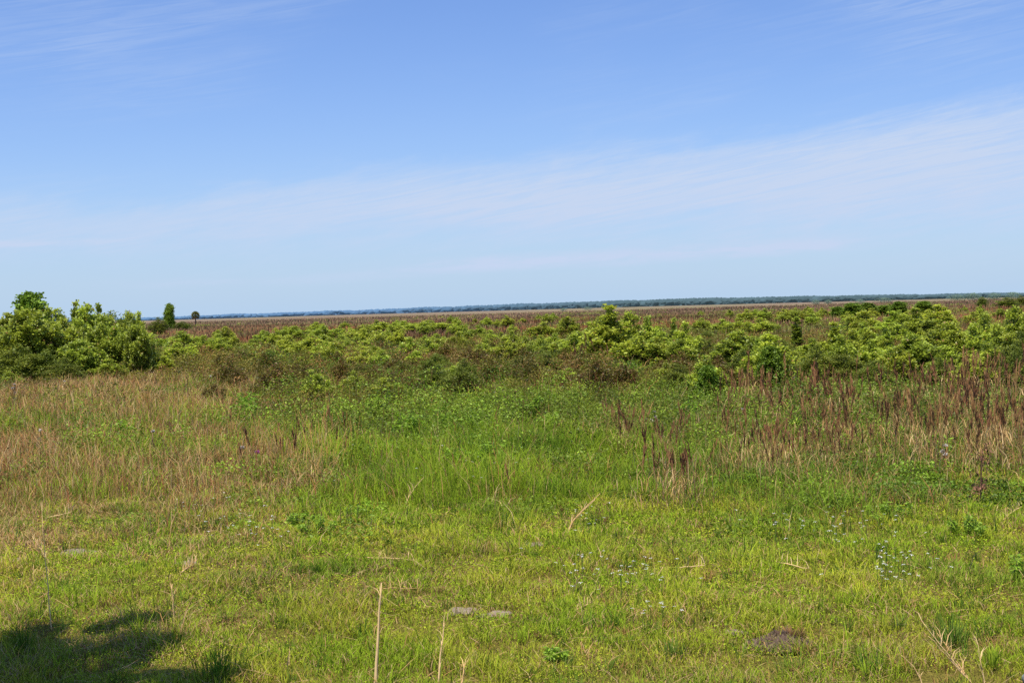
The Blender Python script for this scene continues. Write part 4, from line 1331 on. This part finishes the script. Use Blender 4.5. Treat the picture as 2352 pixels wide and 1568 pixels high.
def herb(px, by, h, w, label, col=None, n=9, leaf=.15):
    """leafy herb with drooping lance shaped leaves"""
    col = np.array([0.20, .32, .022]) if col is None else np.asarray(col)
    S, T = Soup(), Soup()
    for j in range(n):
        a = rng.uniform(0, 6.28); q = math.sqrt(rng.uniform(0, 1)) * w / 2
        b = np.array([.35 * q * math.cos(a), .35 * q * math.sin(a), -.02])
        hh = h * (1 - .45 * (q / (w / 2)) ** 2) * rng.uniform(.85, 1.05)
        top = np.array([q * math.cos(a), q * math.sin(a), hh])
        T.tube([b, (b + top) / 2 + np.array([0, 0, .05]), top], [.008, .006, .003], (.10, .11, .04), 5)
        k = int(46 * (.15 / leaf) ** 1.2)
        t = rng.uniform(.15, 1.03, k)
        aa = rng.uniform(0, 6.28, k)
        out = np.stack([np.cos(aa), np.sin(aa), rng.uniform(-.1, .4, k)], -1)
        c = mixc(col * .6, col * 1.25, t) * rng.uniform(.7, 1.3, k)[:, None]
        S.leaves(b + (top - b) * t[:, None] + out * .02, leaf * rng.uniform(.65, 1.25, k), c, outdir=out, droop=.5, aspect=.36)
    root = empty('leafy_herb', at(px, by))
    S.build('foliage', M_UNDER, root); T.build('stems', M_UNDER, root)
    tag(root, label, 'herb', 'leafy green herbs')


def P2M(px, by):
    return at(px, by)[1] / F


for (px, by, ty, w, label) in [
        (1215, 968, 905, 100, 'broad leaved herb with dark shade beneath it in the centre'),
        (1090, 1000, 930, 90, 'leafy herb left of the dark shaded one'),
        (1010, 1010, 930, 100, 'leafy herb in the middle of the herb strip'),
        (930, 1015, 935, 110, 'wide leafy herb at left of the herb strip'),
        (880, 965, 885, 80, 'taller pale herb behind the herb strip'),
        (572, 965, 898, 90, 'bright leafy herb alone left in front of brambles'),
        (1130, 1085, 1010, 100, 'leafy herb standing forward in the green sward'),
        (1045, 1085, 1020, 80, 'leafy herb near the forward one in the sward'),
        (275, 1010, 958, 50, 'small green herb in the straw grass at left'),
        (1265, 990, 940, 60, 'small herb right of the dark shaded one'),
        (1585, 985, 905, 60, 'yellow green herb before the near dark sapling'),
        (880, 1060, 1000, 70, 'lower leafy herb at left edge of the sward'),
        (1325, 930, 890, 50, 'dark round herb in the brambles'),
        (735, 1230, 1160, 60, 'leafy weed at the edge of the lawn left of feathery weed'),
        (690, 1210, 1150, 60, 'second leafy weed at the lawn edge'),
        (1275, 1512, 1470, 36, 'small leafy weed alone in the near lawn'),
        (2220, 1235, 1150, 80, 'leafy weed below the dark dead plant'),
        (2330, 1330, 1240, 90, 'leafy green weed at the right edge of the lawn'),
        (1900, 1160, 1090, 110, 'pale feathery herb among stalks right of centre'),
        (1760, 1120, 1050, 100, 'green herb among thin brown stalks'),
        (2050, 1200, 1120, 110, 'green herb in front of the right stalk stand'),
        (2140, 1060, 990, 90, 'yellow green vine herb in the right stalk stand')]:
    s = P2M(px, by)
    lo = by > 1100
    herb(px, by, (by - ty) * s * (.6 if lo else 1), w * s * (1.7 if lo else 1), label, n=max(6, int(11 * w * s)), leaf=.15 if by < 1100 else .065, col=None if by < 1100 else np.array([.22, .33, .025]))


def thistle(px, by, h, label, dead=True, heads=1, pink=False):
    T, Hd, B = Soup(), Soup(), Soup()
    root = empty('thistle', at(px, by))
    top = np.array([.02, 0, h])
    T.tube([(0, 0, -.03), (0.01, 0, h * .5), tuple(top)], [.012, .01, .007], (.16, .10, .06) if dead else (.10, .12, .05), 6)
    spots = [top] + [np.array([rng.normal(0, .06), rng.normal(0, .05), h - rng.uniform(.06, .4) * min(1, h)]) for _ in range(heads - 1)]
    for sp in spots:
        if sp is not spots[0]:
            T.tube([(0.01, 0, sp[2] - .12), tuple(sp)], [.006, .004], (.16, .10, .06), 5)
        Hd = Soup()
        k = 60
        d = rng.normal(0, 1, (k, 3)); d[:, 2] = np.abs(d[:, 2]); d /= np.linalg.norm(d, axis=1, keepdims=True)
        cc = np.array([.55, .10, .40]) if pink else np.array([.70, .62, .52])
        Hd.leaves(np.broadcast_to(sp, (k, 3)) + d * .008, rng.uniform(.03, .062, k), cc * rng.uniform(.8, 1.15, k)[:, None], outdir=d * 2, aspect=.5)
        d2 = rng.normal(0, 1, (24, 3)); d2[:, 2] = -np.abs(d2[:, 2]); d2 /= np.linalg.norm(d2, axis=1, keepdims=True)
        Hd.build('flower_head', M_FLOWER, root)
        B.leaves(np.broadcast_to(sp, (24, 3)), .032, np.array([.12, .07, .04]) * rng.uniform(.7, 1.4, 24)[:, None], outdir=d2 * 2, aspect=.6)
    k = 26
    q = rng.uniform(.1, .85, k)
    B.leaves(np.stack([0 * q, 0 * q, q * h], -1), rng.uniform(.07, .16, k), np.array([.20, .12, .07]) * rng.uniform(.6, 1.3, k)[:, None], droop=.8, aspect=.3)
    T.build('stem', M_STALK, root); B.build('dry_leaves', M_STALK, root)
    tag(root, label, 'thistle', 'thistles in the tall grass')


thistle(1502, 1000, .62, 'dead thistle with several fluffy seed heads right of centre', heads=6)
thistle(352, 1062, .75, 'dead thistle with one round white head in straw grass')
thistle(93, 1040, .6, 'thistle with a white tuft at far left')
thistle(556, 1078, .5, 'small white headed thistle by the rust stalk bunch')
thistle(590, 1085, .45, 'thistle with a pink flower left of centre', dead=False, pink=True)
thistle(1706, 985, .55, 'pale fluffy thistle under the big hollow sapling')
thistle(484, 905, .8, 'white fluffed thistle at the bramble edge left')
thistle(148, 910, .7, 'pale dead thistle below the hedge')
thistle(34, 940, 1.0, 'dead thistle with pale curled heads by the left edge', heads=5)
thistle(760, 845, .9, 'far white thistle head beside the pale drift')
thistle(2170, 1080, .5, 'fluffy thistle inside the right stalk stand', heads=3)


def dead_plant():
    root = empty('dead_plant', at(2252, 1160))
    T, B = Soup(), Soup()
    h = .95
    T.tube([(0, 0, -.03), (.02, 0, h * .5), (.06, .02, h)], [.013, .010, .004], (.12, .07, .045), 7)
    for i in range(17):
        q = rng.uniform(.12, 1.0); a = rng.uniform(0, 6.28)
        ln = rng.uniform(.06, .17) * (1.15 - .5 * q)
        e = np.array([.05 * q + ln * math.cos(a), ln * math.sin(a), q * h + rng.uniform(-.02, .10)])
        T.tube([(.05 * q, 0, q * h - .03), tuple(e)], [.005, .002], (.13, .075, .045), 5)
        k = int(rng.integers(6, 17))
        B.leaves(e + rng.normal(0, .028, (k, 3)), rng.uniform(.03, .09, k), np.array([.22, .11, .065]) * rng.uniform(.35, 1.7, k)[:, None], droop=1.0, aspect=.42)
    T.build('stem', M_STALK, root); B.build('withered_leaves', M_STALK, root)
    tag(root, 'dark reddish brown withered plant standing at the right', 'dead plant')


dead_plant()

# soil heap, stone
p = at(1792, 1478)
root = empty('soil_heap', p)
o = sheet('heap', 0, 0, .34, .24, M_SOIL, 0.005, 77, .09); o.parent = root; o.name = 'heap'
S = Soup()
kr = 420
cr = np.stack([rng.uniform(-.36, .36, kr), rng.uniform(-.24, .2, kr), np.zeros(kr)], -1)
cr[:, 2] = .085 * np.clip(1 - (cr[:, 0] / .33) ** 2 - (cr[:, 1] / .22) ** 2, 0, 1) + .006
CR = Soup()
CR.leaves(cr, rng.uniform(.012, .04, kr), mixc(np.array([.07, .042, .028]), np.array([.24, .17, .12]), rng.uniform(0, 1, kr)), aspect=1.1, upbias=.5, droop=0)
CR.build('crumbs', M_STALK, root)['kind'] = 'stuff'
kk = 260
a = rng.uniform(0, 6.28, kk); q = rng.uniform(0, .14, kk)
cc = mixc(np.array([.20, .11, .07]), TAN * .8, rng.uniform(0, 1, kk) ** 1.5)
S.blades(np.stack([.12 + q * np.cos(a), .1 + q * np.sin(a), rng.uniform(.04, .075, kk)], -1), rng.uniform(.04, .12, kk), .006, rng.uniform(.7, 1.6, kk), a, cc * .7, cc)
S.build('dead_grass_cap', M_DRY, root)
tag(root, 'bare heap of dark soil capped with dead grass in the near lawn', 'soil heap')


def stone():
    import bmesh
    bm = bmesh.new()
    bmesh.ops.create_icosphere(bm, subdivisions=4, radius=1)
    for v in bm.verts:
        c = v.co
        n = math.sin(c.x * 4 + 1) * math.sin(c.y * 5) * .09 + math.sin(c.z * 7 + c.x * 6) * .05 + math.sin(c.x * 13 + c.y * 11) * .02
        c *= 1 + n
        c.x *= .14; c.y *= .12; c.z *= .13
    me = bpy.data.meshes.new('grey_stone'); bm.to_mesh(me); bm.free()
    me.materials.append(M_STONE)
    for q in me.polygons: q.use_smooth = True
    o = link('grey_stone', me); o.location = at(2385, 1570) + np.array([0, 0, .04])
    tag(o, 'mottled pale grey stone in the bottom right corner', 'stone')
    me2 = me
    o = link('pale_stone', me2); o.location = at(823, 1383); o.scale = (.22, .22, .2)
    tag(o, 'tiny pale stone in the lawn left of the small dry tuft', 'stone')


stone()


# white topped sedges
def sedge_mesh(seed, h=.3):
    r = np.random.default_rng(seed)
    S = Soup()
    S.tube([(0, 0, -.02), (.01, 0, h * .6), (.02 * r.normal(), .01, h)], [.0035, .003, .002], (.10, .16, .03), 4)
    k = 5
    a = np.arange(k) * 6.283 / k + r.uniform(0, 1)
    out = np.stack([np.cos(a), np.sin(a), r.uniform(-.35, .25, k)], -1)
    tipc = np.array([.95, .92, .84])
    S.leaves(np.tile([0.0, 0, h], (k, 1)) + out * .004, r.uniform(.018, .034, k), np.tile(tipc, (k, 1)), outdir=out * 3, droop=.05, aspect=.5, upbias=3)
    return S.mesh('white_sedge', M_FLOWER)


SED = [sedge_mesh(900 + i, .20 + .03 * i) for i in range(5)]
def sedges(n, cx, cy, sx, sy, label, group, lift=0):
    for i in range(n):
        px, py = cx + rng.normal(0, sx), cy + rng.normal(0, sy)
        p = at(px, py)
        o = link('white_sedge', SED[int(rng.integers(5))])
        o.location = p + np.array([0, 0, lift]); o.rotation_euler = (0, 0, float(rng.uniform(0, 6.28)))
        s = float(rng.uniform(.8, 1.15)); o.scale = (s, s, s)
        tag(o, label, 'wildflower', group)


for a in [(44, 1420, 1345, 75, 26, 'white sedge star in the patch right of the lawn centre', 'white sedges right of the lawn centre'),
          (40, 2060, 1335, 55, 24, 'white sedge star in the dense patch at right', 'white sedges in the right patch'),
          (30, 575, 1240, 55, 22, 'white sedge star in the patch left of the feathery weed', 'white sedges in the left patch'),
          (16, 470, 1185, 40, 14, 'white sedge star near the straw grass at left', 'white sedges near the straw grass'),
          (12, 1350, 1225, 40, 14, 'white sedge star beside the arching stem', 'white sedges beside the arching stem'),
          (26, 1830, 1245, 90, 22, 'white sedge star under the brown stalks', 'white sedges under the stalks'),
          (16, 2000, 1240, 60, 16, 'white sedge star left of the dark dead plant', 'white sedges left of the dead plant'),
          (10, 1530, 1452, 30, 12, 'white sedge star in the small near patch', 'white sedges in the near patch'),
          (16, 1090, 1115, 110, 28, 'white sedge star in the tall green sward', 'white sedges in the sward')]:
    sedges(*a, lift=.25 if a[2] < 1120 else 0)


# the tree just outside the picture whose shadow falls on the lawn
def shade_tree():
    SUNV = sun_dir()
    tgt = at(130, 1528)
    S, T = Soup(), Soup()
    base = at(60, 1530) + SUNV * (7.0 / SUNV[2])
    root = empty('shade_tree', (base[0] - .5, base[1] - .2, 0))
    o0 = np.array(root.location)
    T.tube([(0, 0, -.1), (.05, 0, 2.5), (.0, .05, 5.2), (0, 0, 8.6)], [.20, .16, .13, .05], (1, 1, 1), 9)
    for (px, py, rad) in [(20, 1480, .26), (90, 1470, .24), (60, 1530, .40), (20, 1570, .44), (140, 1505, .30), (150, 1560, .34), (120, 1440, .15), (330, 1430, .20),
                          (345, 1475, .24), (310, 1515, .17), (375, 1550, .20), (430, 1575, .24), (260, 1578, .24), (215, 1490, .18), (250, 1440, .14), (-60, 1500, .4), (-60, 1580, .5),
                          (60, 1640, .5), (300, 1640, .45), (180, 1690, .5), (-120, 1620, .5), (440, 1650, .35)]:
        g = at(px, py)
        for q in range(3):
            hz = rng.uniform(7.2, 9.6)
            e = g + SUNV * (hz / SUNV[2]) - o0 + np.array([rng.normal(0, rad * .45), rng.normal(0, rad * .45), 0])
            T.tube([(0, 0, e[2] - 1.5), tuple(e * np.array([.5, .5, 1]) - np.array([0, 0, .4])), tuple(e)], [.04, .025, .008], (1, 1, 1), 5)
            k = int(2300 * rad)
            pos = e + rng.normal(0, rad * .55, (k, 3))
            cc = mixc(DARKG, MIDG, rng.uniform(0, 1, k))
            S.leaves(pos, rng.uniform(.07, .13, k), cc, droop=.3)
    S.build('crown', M_MYRTLE, root); T.build('trunk', M_BARK, root)
    tag(root, 'leafy tree beside the viewpoint that shades the lower left lawn', 'tree')


SUN_EL, SUN_AZ = R(73), R(222)          # azimuth measured from +Y towards +X: behind the camera, to its left
def sun_dir():
    return np.array([math.sin(SUN_AZ) * math.cos(SUN_EL), math.cos(SUN_AZ) * math.cos(SUN_EL), math.sin(SUN_EL)])


shade_tree()

# ----------------------------------------------------------------------------
# light
# ----------------------------------------------------------------------------
sun = bpy.data.lights.new('sun', 'SUN')
sun.energy = 5.0; sun.angle = R(0.53); sun.color = (1.0, 0.955, 0.88)
so = bpy.data.objects.new('sun', sun); COL.objects.link(so)
so.rotation_euler = Vector(-sun_dir()).to_track_quat('-Z', 'Y').to_euler()
so.location = (0, -20, 40)

world = bpy.data.worlds.new('World'); scene.world = world
world.use_nodes = True
t = world.node_tree; t.nodes.clear(); N, L = t.nodes, t.links
out = N.new('ShaderNodeOutputWorld'); bg = N.new('ShaderNodeBackground')
sky = N.new('ShaderNodeTexSky'); sky.sky_type = 'NISHITA'; sky.sun_disc = False
sky.sun_elevation = SUN_EL; sky.sun_rotation = SUN_AZ
sky.altitude = 0; sky.air_density = 1.0; sky.dust_density = 0.2; sky.ozone_density = 3.0
tc = N.new('ShaderNodeTexCoord')
sp = N.new('ShaderNodeSeparateXYZ'); L.new(tc.outputs['Generated'], sp.inputs[0])


def mth(op, a, b=None, c=None, clamp=False):
    n = N.new('ShaderNodeMath'); n.operation = op; n.use_clamp = clamp
    for i, v in enumerate((a, b, c)):
        if v is None: continue
        if isinstance(v, (int, float)): n.inputs[i].default_value = v
        else: L.new(v, n.inputs[i])
    return n.outputs[0]


def ramp(v, a, b, lo=0.0, hi=1.0):
    n = N.new('ShaderNodeMapRange'); n.interpolation_type = 'SMOOTHSTEP'
    n.inputs[1].default_value = a; n.inputs[2].default_value = b; n.inputs[3].default_value = lo; n.inputs[4].default_value = hi
    L.new(v, n.inputs[0]); return n.outputs[0]


az = mth('ARCTAN2', sp.outputs['X'], sp.outputs['Y'])
el = mth('ARCSINE', sp.outputs['Z'])
cmb = N.new('ShaderNodeCombineXYZ'); L.new(az, cmb.inputs[0]); L.new(el, cmb.inputs[1])


def noise(sx, sy, rot, detail=6, rough=.6, loc=(0, 0, 0), dist=0.0):
    mp = N.new('ShaderNodeMapping'); mp.inputs['Rotation'].default_value = (0, 0, rot); mp.inputs['Location'].default_value = loc
    mp2 = N.new('ShaderNodeMapping'); mp2.inputs['Scale'].default_value = (sx, sy, 1)
    L.new(cmb.outputs[0], mp.inputs[0]); L.new(mp.outputs[0], mp2.inputs[0])
    n = N.new('ShaderNodeTexNoise'); n.inputs['Scale'].default_value = 1; n.inputs['Detail'].default_value = detail; n.inputs['Roughness'].default_value = rough
    n.inputs['Distortion'].default_value = dist
    L.new(mp2.outputs[0], n.inputs['Vector']); return n.outputs['Fac']


nA = noise(7, 38, -.12, 7, .62, (.3, .1, 0), .3)
nB = noise(3.5, 12, -.10, 5, .55, (1.3, .4, 0), .2)
nC = noise(16, 120, -.06, 6, .65, (.7, .9, 0), .4)
nD = noise(9, 170, -.16, 8, .68, (2.7, .2, 0), 1.2)
nE = noise(26, 90, -.35, 6, .65, (5.1, 3.3, 0), .8)
# broad veil: rises towards the right
wa = mth('ADD', mth('ADD', el, mth('MULTIPLY', mth('SUBTRACT', nA, .5), .060)), mth('MULTIPLY', mth('SUBTRACT', nE, .5), .022))
upper = mth('ADD', .098, mth('MULTIPLY', az, .075))
d_up = mth('SUBTRACT', wa, upper)
veil = mth('MULTIPLY', ramp(d_up, -.022, .016, 1, 0), ramp(wa, .034, .075))
veil = mth('MULTIPLY', mth('MULTIPLY', veil, ramp(nA, .25, .75, .72, 1.0)), ramp(nD, .30, .64, .64, 1.10))
# thin streaks low above the horizon
def streak(e0, slope, width, a0, a1, fade):
    line = mth('ADD', e0, mth('MULTIPLY', az, slope))
    dd = mth('ABSOLUTE', mth('SUBTRACT', mth('ADD', el, mth('MULTIPLY', mth('SUBTRACT', nA, .5), .012)), line))
    m = ramp(dd, 0, width, 1, 0)
    m = mth('MULTIPLY', m, ramp(az, a0 - fade, a0 + fade)); m = mth('MULTIPLY', m, ramp(az, a1 - fade, a1 + fade, 1, 0))
    return mth('MULTIPLY', m, ramp(nC, .35, .6, .3, 1.15))
s1 = streak(.0325, .028, .0085, -.07, .24, .06)
s2 = streak(.0545, .005, .0035, -.45, -.28, .04)
s3 = streak(.026, .01, .006, -.26, -.05, .06)
# faint high wisps
high = mth('MULTIPLY', ramp(nB, .42, .75), ramp(el, .06, .15, .22, .28))
high = mth('MULTIPLY', high, ramp(nD, .32, .66, .15, 1.25))
tot = mth('ADD', mth('MULTIPLY', veil, 1.0), mth('MULTIPLY', s1, 1.0))
tot = mth('ADD', tot, mth('MULTIPLY', s2, .8)); tot = mth('ADD', tot, mth('MULTIPLY', s3, .3))
tot = mth('ADD', tot, high, clamp=True)
mxs = N.new('ShaderNodeMix'); mxs.data_type = 'RGBA'
L.new(tot, mxs.inputs[0])
tint = N.new('ShaderNodeMix'); tint.data_type = 'RGBA'; tint.blend_type = 'MULTIPLY'; tint.inputs[0].default_value = 1.0
tint.inputs[7].default_value = (0.89, 1.06, 1.50, 1)
L.new(sky.outputs[0], tint.inputs[6])
# pale moist haze towards the horizon
hz = N.new('ShaderNodeMix'); hz.data_type = 'RGBA'
L.new(mth('MULTIPLY', mth('POWER', 2.718, mth('MULTIPLY', mth('ABSOLUTE', el), -14.0)), 0.96), hz.inputs[0])
L.new(tint.outputs[2], hz.inputs[6]); hz.inputs[7].default_value = (4.65, 6.35, 8.5, 1)
L.new(hz.outputs[2], mxs.inputs[6]); mxs.inputs[7].default_value = (5.65, 6.75, 8.8, 1)
L.new(mxs.outputs[2], bg.inputs['Color']); bg.inputs['Strength'].default_value = 0.10
L.new(bg.outputs[0], out.inputs['Surface'])

# ----------------------------------------------------------------------------
# camera
# ----------------------------------------------------------------------------
cd = bpy.data.cameras.new('camera'); co = bpy.data.objects.new('camera', cd); COL.objects.link(co)
cd.sensor_width = 36; cd.sensor_fit = 'HORIZONTAL'; cd.lens = 18 / math.tan(R(39.6 / 2))
cd.clip_start = 0.1; cd.clip_end = 30000
mw = Matrix.Identity(4)
for i in range(3):
    mw[i][0], mw[i][1], mw[i][2], mw[i][3] = rt[i], up[i], -fwd[i], CAM[i]
co.matrix_world = mw
scene.camera = co
scene.view_settings.view_transform = 'Standard'
scene.view_settings.look = 'None'
scene.view_settings.exposure = 0
scene.render.engine = 'CYCLES'
scene.cycles.max_bounces = 6
scene.cycles.diffuse_bounces = 3
scene.cycles.glossy_bounces = 2
scene.cycles.transmission_bounces = 3
scene.cycles.use_denoising = False
scene.cycles.sample_clamp_indirect = 6
